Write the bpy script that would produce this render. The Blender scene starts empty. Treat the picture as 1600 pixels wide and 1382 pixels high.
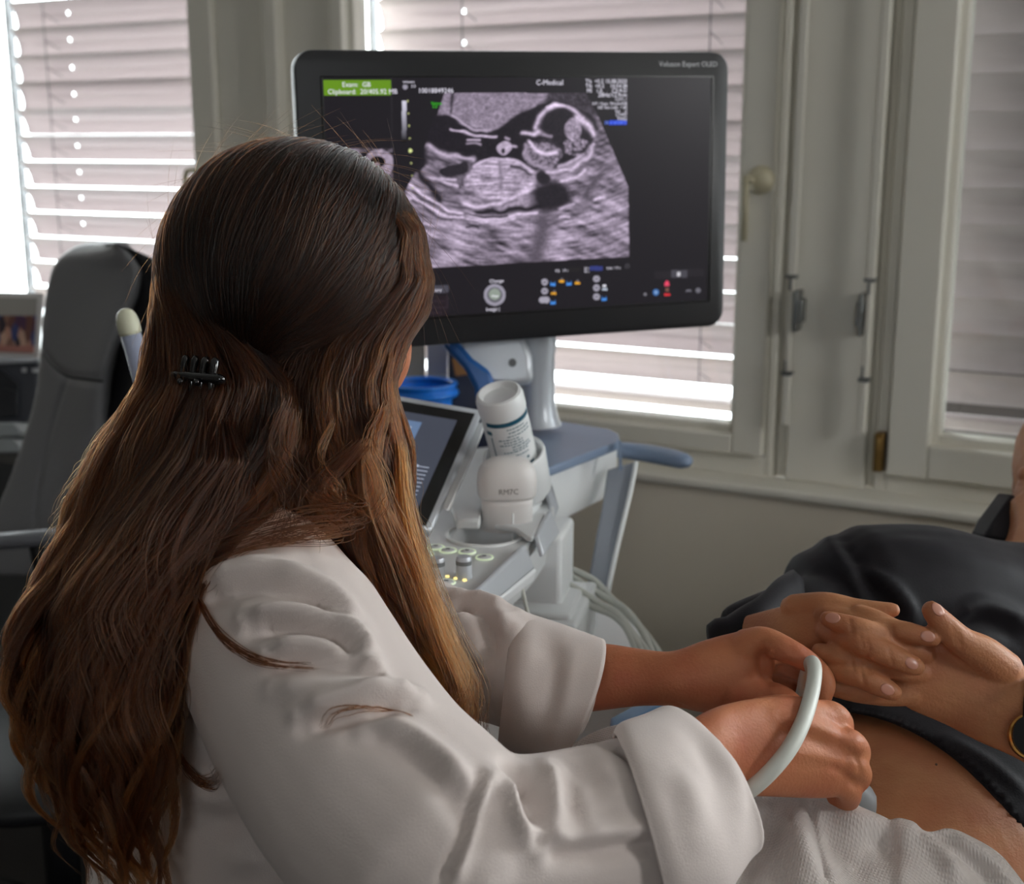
import bpy, bmesh, math, random
import numpy as np
from mathutils import Vector, Matrix
from mathutils.bvhtree import BVHTree

# ------------------------------------------------------------------ camera, sky, lights, exposure
SC = bpy.context.scene
FPX = 2043.0
TH = math.radians(12.8)
CAM = np.array([0.0, 0.0, 1.38])
FW = np.array([0, math.cos(TH), -math.sin(TH)])
UP = np.array([0, math.sin(TH), math.cos(TH)])
RT = np.array([1.0, 0, 0])
WA = math.radians(28.4)
WU = np.array([math.cos(WA), -math.sin(WA), 0])      # along the window wall
WN = np.array([math.sin(WA), math.cos(WA), 0])       # out through the window wall

def col3(r, g, b):
    f = lambda c: (c/255)/12.92 if c/255 <= .04045 else ((c/255+.055)/1.055)**2.4
    return (f(r), f(g), f(b))

cd = bpy.data.cameras.new('camera')
cam = bpy.data.objects.new('camera', cd)
SC.collection.objects.link(cam)
cam.location = CAM
cam.rotation_euler = (math.pi/2-TH, 0, 0)
cd.sensor_fit = 'HORIZONTAL'
cd.sensor_width = 36
cd.lens = 36*FPX/1600
cd.clip_start = .05
cd.dof.use_dof = True
cd.dof.focus_distance = 1.06
cd.dof.aperture_fstop = 6.3
SC.camera = cam
SC.view_settings.view_transform = 'Standard'
SC.view_settings.look = 'None'
SC.view_settings.gamma = 1
SC.view_settings.exposure = 0.08
SC.view_settings.use_curve_mapping = False
SC.cycles.max_bounces = 8
SC.cycles.diffuse_bounces = 4
SC.cycles.glossy_bounces = 3
SC.cycles.transmission_bounces = 6
SC.cycles.transparent_max_bounces = 12
SC.cycles.sample_clamp_indirect = 4
SC.cycles.caustics_reflective = False
SC.cycles.caustics_refractive = False

world = bpy.data.worlds.new('overcast_sky')
SC.world = world
world.use_nodes = True
wn = world.node_tree
bg = wn.nodes['Background']
bg.inputs[0].default_value = (.93, .98, 1.0, 1)
bg.inputs[1].default_value = 9.0

def Wp(s, p, z):
    return WU*s + WN*p + np.array([0, 0, z])

def area_light(name, s, p, z, sx, sz, direction, power, color=(1, 1, 1), portal=False):
    l = bpy.data.lights.new(name, 'AREA')
    l.shape = 'RECTANGLE'; l.size = sx; l.size_y = sz; l.energy = power; l.color = color
    l.cycles.is_portal = portal
    o = bpy.data.objects.new(name, l)
    SC.collection.objects.link(o)
    o.location = Wp(s, p, z)
    d = Vector(direction)
    o.rotation_euler = d.to_track_quat('-Z', 'Y').to_euler()
    return o
# daylight: open sky through the window band, plus fill openings and area lights added out of view
area_light('sky_portal_left', -2.4, 2.45, 1.62, 1.1, 1.75, -WN, 1, portal=True)
area_light('sky_portal_centre', -1.15, 2.45, 1.62, 1.1, 1.75, -WN, 1, portal=True)
area_light('sky_portal_right', .05, 2.45, 1.62, 1.1, 1.75, -WN, 1, portal=True)
area_light('added_portal_back', 1.2, -2.62, 2.1, .8, .7, WN, 1, portal=True)  # portal for the fill opening added behind the camera
area_light('added_light_far', 1.15, 2.55, 1.6, .8, 1.3, -WN, 66, (.96, .98, 1))  # added to light coat and hands from the right, set in an unseen window
area_light('added_light_side', 2.60, 1.0, 1.95, .7, .8, -WU, 17, (1, .96, .92))  # added fill from the right wall, no window known there
area_light('added_light_desk', -3.65, 2.40, 1.6, .8, 1.3, -WN, 50, (.96, .98, 1))  # added to light the hair edge and chair from the left

# ------------------------------------------------------------------ helpers
def ray(px, py):
    return FW + RT*(px-800)/FPX - UP*(py-691)/FPX
def P(px, py, d):
    return CAM + ray(px, py)*d
def PZ(px, py, z):
    r = ray(px, py); return CAM + r*((z-CAM[2])/r[2])
def PW(px, py, p):
    r = ray(px, py); return CAM + r*(p/(r@WN))
def proj(pts):
    q = np.asarray(pts, float)-CAM; d = q@FW
    return 800+FPX*(q@RT)/d, 691-FPX*(q@UP)/d, d

MATS = {}
def mat(name, color, rough=.5, metal=0, bump=0, bscale=60, emis=None, estr=1, spec=.5, sheen=0, trans=0, sss=0, detail=3, vary=0, vscale=8, coat=0, bstretch=None):
    if name in MATS: return MATS[name]
    m = bpy.data.materials.new(name); m.use_nodes = True
    nt = m.node_tree; b = nt.nodes['Principled BSDF']
    b.inputs['Base Color'].default_value = (*color, 1)
    b.inputs['Roughness'].default_value = rough
    b.inputs['Metallic'].default_value = metal
    b.inputs['Specular IOR Level'].default_value = spec
    b.inputs['Coat Weight'].default_value = coat
    if sheen: b.inputs['Sheen Weight'].default_value = sheen
    if trans: b.inputs['Transmission Weight'].default_value = trans
    if sss:
        b.inputs['Subsurface Weight'].default_value = sss
        b.inputs['Subsurface Radius'].default_value = (.012, .004, .002)
        b.inputs['Subsurface Scale'].default_value = .6
    if emis is not None:
        b.inputs['Emission Color'].default_value = (*emis, 1)
        b.inputs['Emission Strength'].default_value = estr
    tc = nt.nodes.new('ShaderNodeTexCoord')
    if bump:
        n = nt.nodes.new('ShaderNodeTexNoise'); n.inputs['Scale'].default_value = bscale; n.inputs['Detail'].default_value = detail
        bp = nt.nodes.new('ShaderNodeBump'); bp.inputs['Strength'].default_value = bump; bp.inputs['Distance'].default_value = .002
        if bstretch:
            mp = nt.nodes.new('ShaderNodeMapping'); mp.inputs['Scale'].default_value = bstretch
            nt.links.new(tc.outputs['Object'], mp.inputs[0]); nt.links.new(mp.outputs[0], n.inputs['Vector'])
        else: nt.links.new(tc.outputs['Object'], n.inputs['Vector'])
        nt.links.new(n.outputs[0], bp.inputs['Height']); nt.links.new(bp.outputs[0], b.inputs['Normal'])
    if vary:
        n = nt.nodes.new('ShaderNodeTexNoise'); n.inputs['Scale'].default_value = vscale; n.inputs['Detail'].default_value = 4
        nt.links.new(tc.outputs['Object'], n.inputs['Vector'])
        mx = nt.nodes.new('ShaderNodeMix'); mx.data_type = 'RGBA'
        mx.inputs[6].default_value = (*[c*(1-vary) for c in color], 1); mx.inputs[7].default_value = (*[min(1, c*(1+vary)) for c in color], 1)
        nt.links.new(n.outputs[0], mx.inputs[0]); nt.links.new(mx.outputs[2], b.inputs['Base Color'])
    MATS[name] = m
    return m

def wpos(o):
    v = Vector((0, 0, 0))
    while o is not None:
        v += o.location; o = o.parent
    return v

def tag(o, label=None, cat=None, group=None, kind=None):
    if label: o['label'] = label
    if cat: o['category'] = cat
    if group: o['group'] = group
    if kind: o['kind'] = kind
    return o

def empty(name, loc, label, cat, group=None):
    e = bpy.data.objects.new(name, None)
    e.empty_display_size = .05
    SC.collection.objects.link(e)
    e.location = Vector(loc)
    return tag(e, label, cat, group)

def obj(name, geos, m, parent=None, smooth=False, bevel=0, bseg=2, subsurf=0, origin=None, fcol=None, auto=None):
    """geos: list of (verts, faces) in world coordinates -> ONE mesh object"""
    if isinstance(geos, tuple): geos = [geos]
    V = []; F = []; off = 0
    for v, f in geos:
        v = np.asarray(v, float).reshape(-1, 3)
        V.append(v); F += [tuple(int(i)+off for i in q) for q in f]; off += len(v)
    V = np.concatenate(V)
    if parent is not None: base = np.array(wpos(parent))
    elif origin is not None: base = np.array(origin, float)
    else: base = np.array([V[:, 0].mean(), V[:, 1].mean(), V[:, 2].min()])
    me = bpy.data.meshes.new(name)
    me.from_pydata((V-base).tolist(), [], F)
    me.validate()
    o = bpy.data.objects.new(name, me)
    SC.collection.objects.link(o)
    if parent is not None: o.parent = parent
    else: o.location = base
    if m is not None: me.materials.append(m)
    bm = bmesh.new(); bm.from_mesh(me); bmesh.ops.recalc_face_normals(bm, faces=bm.faces); bm.to_mesh(me); bm.free()
    if smooth: me.polygons.foreach_set('use_smooth', [True]*len(me.polygons))
    if auto:
        me.polygons.foreach_set('use_smooth', [True]*len(me.polygons))
        me.set_sharp_from_angle(angle=math.radians(auto))
    if bevel:
        b = o.modifiers.new('bevel', 'BEVEL'); b.width = bevel; b.segments = bseg; b.limit_method = 'ANGLE'; b.angle_limit = math.radians(35)
        b.harden_normals = False
        me.polygons.foreach_set('use_smooth', [True]*len(me.polygons)); me.set_sharp_from_angle(angle=math.radians(50))
    if subsurf:
        s = o.modifiers.new('sub', 'SUBSURF'); s.levels = subsurf; s.render_levels = subsurf
    return o

def box(c, size, X=None, Y=None, Z=None):
    X = np.array([1, 0, 0]) if X is None else np.asarray(X, float)
    Y = np.array([0, 1, 0]) if Y is None else np.asarray(Y, float)
    Z = np.array([0, 0, 1]) if Z is None else np.asarray(Z, float)
    c = np.asarray(c, float); a, b, h = [q/2 for q in size]
    v = [c+X*a*i+Y*b*j+Z*h*k for i in (-1, 1) for j in (-1, 1) for k in (-1, 1)]
    return v, [(0, 1, 3, 2), (4, 6, 7, 5), (0, 4, 5, 1), (2, 3, 7, 6), (0, 2, 6, 4), (1, 5, 7, 3)]
def wbox(s0, s1, p0, p1, z0, z1):
    return box(Wp((s0+s1)/2, (p0+p1)/2, (z0+z1)/2), (abs(s1-s0), abs(p1-p0), abs(z1-z0)), WU, WN)
def prism(poly, vec):
    poly = [np.asarray(p, float) for p in poly]; vec = np.asarray(vec, float); n = len(poly)
    v = poly+[p+vec for p in poly]
    return v, [tuple(range(n))[::-1], tuple(range(n, 2*n))]+[(i, (i+1) % n, n+(i+1) % n, n+i) for i in range(n)]
def loft(rings, cap0=True, cap1=True):
    n = len(rings[0]); v = [p for r in rings for p in r]; f = []
    for k in range(len(rings)-1):
        for i in range(n):
            j = (i+1) % n; f.append((k*n+i, k*n+j, (k+1)*n+j, (k+1)*n+i))
    if cap0: f.append(tuple(range(n))[::-1])
    if cap1: f.append(tuple(range((len(rings)-1)*n, len(rings)*n)))
    return v, f
def norm(v):
    v = np.asarray(v, float); return v/max(1e-12, np.linalg.norm(v))
def frame(axis, hint=(0, 0, 1)):
    a = norm(axis); h = np.asarray(hint, float)
    if abs(a@norm(h)) > .97: h = np.array([1, 0, 0])
    x = norm(np.cross(h, a)); y = np.cross(a, x)
    return x, y, a
def lathe(o, axis, prof, n=32, hint=(0, 0, 1), sx=1, sy=1, cap0=True, cap1=True):
    x, y, a = frame(axis, hint); o = np.asarray(o, float)
    return loft([[o+a*h+x*r*sx*math.cos(t)+y*r*sy*math.sin(t) for t in np.linspace(0, 2*math.pi, n, endpoint=False)] for r, h in prof], cap0, cap1)
def spline(pts, n):
    """Catmull-Rom through the points (any dimension), n samples"""
    p = np.asarray(pts, float)
    if len(p) == 2: return np.array([p[0]+(p[1]-p[0])*t for t in np.linspace(0, 1, n)])
    q = np.vstack([2*p[0]-p[1], p, 2*p[-1]-p[-2]]); out = []
    for t in np.linspace(0, len(p)-1-1e-9, n):
        k = int(t); s = t-k; a, b, c, d = q[k:k+4]
        out.append(.5*((2*b)+(-a+c)*s+(2*a-5*b+4*c-d)*s*s+(-a+3*b-3*c+d)*s**3))
    return np.array(out)
def tube(pts, rad, n=10, steps=None, flat=1.0, hint=(0, 0, 1), rounded=False):
    pts = np.asarray(pts, float)
    rad = np.full(len(pts), rad) if np.isscalar(rad) else np.asarray(rad, float)
    if steps:
        q = spline(np.hstack([pts, rad[:, None]]), steps); pts = q[:, :3]; rad = q[:, 3]
    if rounded:
        a = norm(pts[0]-pts[1]); b = norm(pts[-1]-pts[-2])
        pts = np.vstack([pts[0]+a*rad[0]*.95, pts[0]+a*rad[0]*.7, pts, pts[-1]+b*rad[-1]*.7, pts[-1]+b*rad[-1]*.95])
        rad = np.concatenate([[rad[0]*.3, rad[0]*.72], rad, [rad[-1]*.72, rad[-1]*.3]])
    T = np.gradient(pts, axis=0)
    x = frame(T[0], hint)[0]; rings = []
    for p, t, r in zip(pts, T, rad):
        t = norm(t); x = norm(x-t*(x@t)); y = np.cross(t, x)
        rings.append([p+r*(math.cos(a)*x+flat*math.sin(a)*y) for a in np.linspace(0, 2*math.pi, n, endpoint=False)])
    return loft(rings)
def ellipsoid(c, X, Y, Z, nu=24, nv=14):
    c, X, Y, Z = [np.asarray(q, float) for q in (c, X, Y, Z)]
    rings = []
    for k in range(1, nv):
        a = math.pi*k/nv
        rings.append([c+Z*math.cos(a)+(X*math.cos(t)+Y*math.sin(t))*math.sin(a) for t in np.linspace(0, 2*math.pi, nu, endpoint=False)])
    v, f = loft(rings, False, False); v = list(v)+[c+Z, c-Z]; m = len(v)
    f += [(m-2, i, (i+1) % nu) for i in range(nu)]
    o = (nv-2)*nu
    f += [(m-1, o+(i+1) % nu, o+i) for i in range(nu)]
    return v, f
def sphere(c, r, nu=20, nv=12):
    return ellipsoid(c, (r, 0, 0), (0, r, 0), (0, 0, r), nu, nv)
def mesh_of(o):
    dg = bpy.context.evaluated_depsgraph_get(); dg.update()
    return bpy.data.meshes.new_from_object(o.evaluated_get(dg))
def cut(o, geo):
    """cut a hole and keep only the result"""
    c = obj('cutter', geo, None, origin=(0, 0, 0))
    b = o.modifiers.new('cut', 'BOOLEAN'); b.object = c; b.operation = 'DIFFERENCE'; b.solver = 'EXACT'
    m = mesh_of(o); o.modifiers.clear(); o.data = m
    bpy.data.objects.remove(c)
def text2d(s, size=1.0, align='LEFT'):
    c = bpy.data.curves.new('t', 'FONT'); c.body = s; c.size = size; c.align_x = align; c.resolution_u = 2
    o = bpy.data.objects.new('t', c); SC.collection.objects.link(o)
    m = mesh_of(o)
    v = np.array([list(q.co)[:2] for q in m.vertices]).reshape(-1, 2); f = [tuple(p.vertices) for p in m.polygons]
    bpy.data.objects.remove(o); bpy.data.meshes.remove(m)
    return v, f
def text3d(s, size, org, X, Y, align='LEFT', off=0):
    v, f = text2d(s, size, align); org, X, Y = [np.asarray(q, float) for q in (org, X, Y)]
    N = norm(np.cross(X, Y))
    return [org+X*a+Y*b+N*off for a, b in v], f
def struct(name, geos, m, **k):
    return tag(obj(name, geos, m, **k), kind='structure')

# ------------------------------------------------------------------ materials
M_wall = mat('wall_paint', col3(226, 216, 199), .75, bump=.15, bscale=180)
M_frame = mat('window_paint', col3(226, 222, 211), .45, bump=.04, bscale=40)
M_ceil = mat('ceiling_paint', col3(168, 164, 158), .8)
M_wall2 = mat('unseen_wall_dark', col3(104, 97, 90), .8)  # dark tone given to the unseen walls to cut bounced light
M_floor = mat('linoleum', col3(66, 63, 62), .5, vary=.15)
M_white = mat('white_plastic', col3(240, 242, 243), .34)
M_white2 = mat('warm_white_plastic', col3(232, 228, 226), .36)
M_silver = mat('silver_plastic', col3(196, 200, 206), .32, metal=.2)
M_grey = mat('light_grey_plastic', col3(214, 216, 217), .40)
M_dgrey = mat('mid_grey_plastic', col3(120, 122, 124), .45)
M_bluegrey = mat('blue_grey_plastic', col3(128, 146, 172), .4)
M_blue = mat('cobalt_plastic', col3(36, 98, 170), .35)
M_black = mat('black_plastic', col3(26, 26, 29), .33)
M_cable = mat('cable_rubber', col3(206, 208, 200), .45)
M_brass = mat('brass', col3(150, 120, 70), .35, metal=.9)
M_metal = mat('galvanised_metal', col3(140, 142, 140), .35, metal=.9)

# slats: painted aluminium, translucency added to brighten them and pass more daylight
def slat_material():
    m = bpy.data.materials.new('slat_paint'); m.use_nodes = True; nt = m.node_tree
    b = nt.nodes['Principled BSDF']; b.inputs['Base Color'].default_value = (*col3(206, 198, 198), 1); b.inputs['Roughness'].default_value = .45
    t = nt.nodes.new('ShaderNodeBsdfTranslucent'); t.inputs[0].default_value = (*col3(200, 190, 190), 1)
    mx = nt.nodes.new('ShaderNodeMixShader'); mx.inputs[0].default_value = .42
    nt.links.new(b.outputs[0], mx.inputs[1]); nt.links.new(t.outputs[0], mx.inputs[2])
    nt.links.new(mx.outputs[0], nt.nodes['Material Output'].inputs[0])
    return m
M_slat = slat_material()
def glass_material():
    m = bpy.data.materials.new('window_glass'); m.use_nodes = True; nt = m.node_tree
    nt.nodes.remove(nt.nodes['Principled BSDF'])
    t = nt.nodes.new('ShaderNodeBsdfTransparent'); t.inputs[0].default_value = (.93, .95, .95, 1)
    g = nt.nodes.new('ShaderNodeBsdfGlossy'); g.inputs['Roughness'].default_value = .03
    lw = nt.nodes.new('ShaderNodeLayerWeight'); lw.inputs[0].default_value = .5
    pw = nt.nodes.new('ShaderNodeMath'); pw.operation = 'POWER'; pw.inputs[1].default_value = 4
    nt.links.new(lw.outputs['Facing'], pw.inputs[0])
    fr = nt.nodes.new('ShaderNodeMath'); fr.operation = 'MULTIPLY_ADD'; fr.inputs[1].default_value = .8; fr.inputs[2].default_value = .035
    nt.links.new(pw.outputs[0], fr.inputs[0])
    mx = nt.nodes.new('ShaderNodeMixShader')
    nt.links.new(fr.outputs[0], mx.inputs[0]); nt.links.new(t.outputs[0], mx.inputs[1]); nt.links.new(g.outputs[0], mx.inputs[2])
    nt.links.new(mx.outputs[0], nt.nodes['Material Output'].inputs[0])
    return m
M_glass = glass_material()

# ------------------------------------------------------------------ the room
S0, S1, P0, P1, ZC = -4.4, 2.5, -2.6, 2.15, 2.75
struct('floor', wbox(S0, S1, P0, 2.45, -.05, 0), M_floor)
struct('ceiling', wbox(S0, S1, P0, 2.45, ZC, ZC+.05), M_ceil)
struct('wall_back', [wbox(S0, .8, P0-.05, P0, 0, ZC), wbox(1.6, S1, P0-.05, P0, 0, ZC), wbox(.8, 1.6, P0-.05, P0, 0, 1.75), wbox(.8, 1.6, P0-.05, P0, 2.45, ZC)], M_wall2)  # high opening added out of view for soft fill
struct('wall_sky_block', wbox(-.70, .62, 2.62, 2.70, 0, 3.4), mat('sky_block_grey', col3(64, 59, 60), .8))  # added outside to block sky and dim the right-hand blind
struct('wall_left', wbox(S0-.05, S0, P0, 2.45, 0, ZC), M_wall2)
# right wall with an opening added to bring in side light
struct('wall_right', [wbox(S1, S1+.05, P0, .64, 0, ZC), wbox(S1, S1+.05, 1.36, 2.45, 0, ZC), wbox(S1, S1+.05, .64, 1.36, 0, 1.54), wbox(S1, S1+.05, .64, 1.36, 2.36, ZC)], M_wall2)
FT = 2.45   # top of the window band, raised out of view for more light
struct('wall_front', [wbox(S0, S1, P1, 2.30, 0, .782), wbox(S0, S1, 2.19, 2.30, FT, ZC), wbox(S0, -4.12, 2.19, 2.30, .782, FT), wbox(-3.18, -2.95, 2.19, 2.30, .782, FT), wbox(1.62, S1, 2.19, 2.30, .782, FT)], M_wall)
struct('trim_1', wbox(S0, S1, 2.138, 2.235, .782, .800), M_frame, bevel=.006, bseg=3)

def ring(s0, s1, z0, z1, S0_, S1_, Z0_, Z1_, p0, p1):
    """rectangular frame between the inner opening (s0..z1) and the outer edge"""
    return [wbox(S0_, s0, p0, p1, Z0_, Z1_), wbox(s1, S1_, p0, p1, Z0_, Z1_), wbox(s0, s1, p0, p1, Z0_, z0), wbox(s0, s1, p0, p1, z1, Z1_)]
def window(idx, g, c, f, gz, cz, rods=()):
    zt = FT
    w = struct('window_%d' % idx, ring(c[0]-.002, c[1]+.002, cz-.003, zt-.045, f[0], f[1], .795, zt, 2.213, 2.285), M_frame, bevel=.003)
    cs = obj('casement', ring(g[0]-.012, g[1]+.012, gz-.014, zt-.10, c[0], c[1], cz, zt-.05, 2.198, 2.262), M_frame, w, bevel=.004)
    bead = obj('glazing_bead', ring(g[0], g[1], gz, zt-.115, g[0]-.014, g[1]+.014, gz-.016, zt-.098, 2.222, 2.268), M_frame, w, bevel=.003)
    pane = obj('glass_pane', wbox(g[0]-.006, g[1]+.006, 2.243, 2.246, gz-.006, zt-.11), M_glass, w)
    return w
w1 = window(1, (-2.86, -1.976), (-2.92, -1.90), (-2.95, -1.777), .892, .842)
w2 = window(2, (-1.556, -.754), (-1.60, -.685), (-1.62, -.669), .888, .838)
w3 = window(3, (-.388, .46), (-.468, .53), (-.49, .55), .904, .832)
w_added_right = window(4, (.76, 1.52), (.68, 1.60), (.66, 1.62), .904, .832)  # unseen window, added as a source of light from the right
struct('window_6', [wbox(S1, S1+.05, .64, .70, 1.54, 2.36), wbox(S1, S1+.05, 1.30, 1.36, 1.54, 2.36), wbox(S1, S1+.05, .70, 1.30, 1.54, 1.60), wbox(S1, S1+.05, .70, 1.30, 2.30, 2.36)], M_frame)  # frame around the added side-light opening
w_added_left = window(5, (-4.02, -3.28), (-4.08, -3.22), (-4.12, -3.18), .904, .832)  # unseen window, added to hold the left-hand area light
# posts between the windows
struct('trim_2', [wbox(-1.777, -1.755, 2.225, 2.29, .80, FT), wbox(-1.755, -1.722, 2.185, 2.29, .80, FT), wbox(-1.722, -1.62, 2.215, 2.29, .80, FT)], M_frame, bevel=.003)
struct('trim_3', [wbox(-.669, -.644, 2.228, 2.29, .80, FT), wbox(-.644, -.506, 2.208, 2.29, .80, FT), wbox(-.506, -.49, 2.228, 2.29, .80, FT)], M_frame, bevel=.003)
struct('trim_4', wbox(.55, .66, 2.208, 2.29, .80, FT), M_frame, bevel=.003)
# lock rods on the post
def lock_rod(s, par, side):
    r = obj('lock_rod', [wbox(s-.006, s+.006, 2.176, 2.188, .905, 1.0), wbox(s-.0045, s+.0045, 2.178, 2.187, 1.0, 1.163), wbox(s-.007, s+.007, 2.178, 2.188, 1.163, FT-.02)], M_frame, par, bevel=.002)
    obj('rod_joint', [wbox(s-.009, s+.009, 2.174, 2.19, .993, 1.000), wbox(s-.009, s+.009, 2.174, 2.19, 1.160, 1.166), wbox(s-.004, s-.001, 2.172, 2.176, 1.0, 1.02), wbox(s-.002, s+.002, 2.172, 2.176, 1.14, 1.16)], M_metal, r)
    obj('rod_guide', [wbox(s+side*.006, s+side*.02, 2.18, 2.206, 1.085, 1.125), wbox(s+side*.008, s+side*.014, 2.172, 2.206, 1.07, 1.14)], M_metal, r, bevel=.001)
lock_rod(-.640, w2, 1)
lock_rod(-.508, w3, -1)
obj('hinge', [wbox(-.487, -.472, 2.19, 2.215, .838, .905), lathe(Wp(-.480, 2.188, .842), (0, 0, 1), [(.0045, 0), (.0045, .055)], 10)], M_brass, w3, bevel=.001)
# handles
M_hand = mat('cream_handle', col3(196, 188, 160), .4)
hb = Wp(-1.938, 2.19, 1.315)
obj('window_handle', [lathe(Wp(-1.93, 2.198, 1.325), -WN, [(.016, 0), (.016, .006), (.009, .008), (.008, .03)], 16), tube([Wp(-1.93, 2.168, 1.325), Wp(-1.945, 2.165, 1.327), Wp(-1.958, 2.163, 1.318), Wp(-1.960, 2.163, 1.26), Wp(-1.958, 2.163, 1.20)], .006, 8, 20)], M_hand, w1, smooth=True)
obj('window_handle', [lathe(Wp(-.706, 2.198, 1.322), -WN, [(.024, 0), (.024, .006), (.014, .010), (.012, .012)], 24), lathe(Wp(-.72, 2.198, 1.322), -WN, [(.006, 0), (.006, .02)], 10), wbox(-.731, -.722, 2.176, 2.184, 1.22, 1.33)], M_hand, w2, smooth=True)

# ------------------------------------------------------------------ exterior venetian blinds
def blind(s0, s1, label, holes, cords, zb, tilts, seedv=1, jag=True):
    b = empty('venetian_blind', Wp((s0+s1)/2, 2.38, zb-.03), label, 'blind', 'venetian blinds outside the windows')
    pc = 2.38; pitch = .0625; w = .072
    V = []; F = []
    z = zb; k = 0
    svals = [s0, s0+.010]
    for h in holes: svals += [h-.0035, h+.0035]
    svals += [s1-.010, s1]
    svals = sorted(svals)
    rnd = random.Random(seedv)
    while z < FT+.05:
        t = math.radians(tilts(k) if z < 1.74 else 6)     # unseen upper slats opened to let in more high light
        cp, cz = math.cos(t), math.sin(t)
        us = np.array([-.5, -.43, -.2, -.06, .06, .2, .43, .5]); crown = .006
        sag = rnd.uniform(-.0012, .0012)
        base = len(V)
        for s in svals:
            end = (s in (svals[0], svals[-1]))
            for uu in us:
                q = uu*w*(.80 if end and jag else 1)
                h = crown*(1-(2*uu)**2) - (.004 if abs(uu) == .5 else 0)
                # local: along the slat width (outside edge low), crown up
                pp = pc + q*cp + h*cz
                zz = z - q*cz + h*cp + sag
                V.append(Wp(s, pp, zz))
        n = len(us)
        for i in range(len(svals)-1):
            mid = (svals[i]+svals[i+1])/2
            hole = any(abs(mid-h) < .002 for h in holes)
            for j in range(n-1):
                if hole and j == 3: continue
                F.append((base+i*n+j, base+(i+1)*n+j, base+(i+1)*n+j+1, base+i*n+j+1))
        z += pitch; k += 1
    sl = obj('slats', (V, F), M_slat, b, auto=40)
    m = sl.modifiers.new('thick', 'SOLIDIFY'); m.thickness = .0008
    g = []
    for c in cords:
        g.append(tube([Wp(c, pc-.036, zb-.03), Wp(c, pc-.036, FT)], .0011, 5))
        g.append(tube([Wp(c+.012, pc+.036, zb-.03), Wp(c+.012, pc+.036, FT)], .0011, 5))
        zz = zb
        while zz < FT:
            g.append(tube([Wp(c, pc-.036, zz), Wp(c+.01, pc-.02, zz-.012), Wp(c+.012, pc, zz-.02)], .0009, 4)); zz += pitch
    obj('ladder_cord', g, mat('cord_grey', col3(70, 72, 76), .7), b)
    obj('bottom_rail', wbox(s0, s1, pc-.028, pc+.028, zb-.075, zb-.055), M_slat, b, bevel=.004)
    for sx, dr in ((s0, -1), (s1, 1)):
        obj('guide_rail', [wbox(sx+dr*.014, sx+dr*.021, pc-.012, pc+.012, zb-.09, FT)], M_dgrey, b)
    return b
lowopen = lambda k: 30 if k < 3 else 47 if k < 7 else 66
blind(-2.68, -1.90, 'wide grey venetian blind behind the leather office chair', (-2.50,), (-2.54,), 1.0, lambda k: 59 if k < 8 else 71, 1)
blind(-1.60, -.705, 'grey venetian blind directly behind the ultrasound monitor', (-1.40, -.80), (-1.38, -.86, -.79), .955, lambda k: 58 if k < 1 else 63.5 if k < 7 else 71, 2)
blind(-.43, .50, 'darker venetian blind in the window beside the patient', (-.2,), (-.1,), .965, lambda k: 60 if k < 1 else 74, 3)
blind(.72, 1.56, 'venetian blind in the unseen window added for light, beyond the patient', (.9,), (.9,), 2.1, lambda k: 30, 4)

# ------------------------------------------------------------------ ultrasound machine
mach = empty('ultrasound_machine', (P(850, 1000, 1.5)[0], P(850, 1000, 1.5)[1], 0), 'white and blue-grey ultrasound machine with monitor, console and column in front of the window', 'ultrasound machine')

# --- monitor (its own plane, turned towards the sonographer)
mon = mach
MC = np.array([0.0152, 1.6110, 1.3168]); MY = math.radians(19.40); MR = math.radians(-.95)
MX = np.array([math.cos(MY)*math.cos(MR), math.sin(MY)*math.cos(MR), -math.sin(MR)]); MZ = np.array([math.cos(MY)*math.sin(MR), math.sin(MY)*math.sin(MR), math.cos(MR)])
MN = np.cross(MX, MZ)          # towards the viewer is -MN? resolved below
if MN @ (CAM-MC) < 0: MN = -MN
MW, MH = .546, .344
def mp(a, b, off=0): return MC+MX*a+MZ*b+MN*off
def muv(px, py):
    r = ray(px, py); nn = MN; d = ((MC-CAM)@nn)/(r@nn); q = CAM+r*d-MC
    return q@MX, q@MZ
def rrect(w, h, r, n=8, sh=0):
    pts = []
    for cx, cy, a0 in ((w/2-r, h/2-r, 0), (-w/2+r, h/2-r, 90), (-w/2+r, -h/2+r, 180), (w/2-r, -h/2+r, 270)):
        for k in range(n+1):
            a = math.radians(a0+90*k/n); pts.append((cx+r*math.cos(a), cy+r*math.sin(a)))
    return pts
M_bezel = mat('monitor_bezel', col3(30, 30, 33), .42)
body = obj('monitor_body', loft([[mp(x*s, y*s2, o) for x, y in rrect(MW, MH, .022)] for s, s2, o in ((.90, .86, -.042), (.97, .95, -.034), (1, 1, -.018), (1.0, 1.0, -.004), (.997, .995, 0))]), mat('monitor_edge', col3(96, 102, 106), .4), mach, auto=40)
front = obj('monitor_bezel', loft([[mp(x, y, o) for x, y in rrect(MW-.0015+e, MH-.0015+e, .0215)] for e, o in ((0, -.001), (0, .0015), (-.003, .0025))]), M_bezel, body, auto=60)
obj('screen_rim', [box(mp(.004, (sz)*.1405+.002, .0027), (.496, .0012, .0012), MX, MZ, MN) for sz in (-1, 1)]+[box(mp(.004+sx*.2475, .002, .0027), (.0012, .281, .0012), MX, MZ, MN) for sx in (-1, 1)], mat('screen_rim_black', col3(10, 10, 12), .25), body)
obj('bezel_lettering', text3d('Voluson Expert OLED', .0088, mp(*muv(1028, 104), .003), MX, MZ), mat('lettering_silver_glow', col3(190, 190, 195), .4, emis=col3(90, 90, 92), estr=.25), body)  # faint emission added to brighten the silver letters

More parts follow.
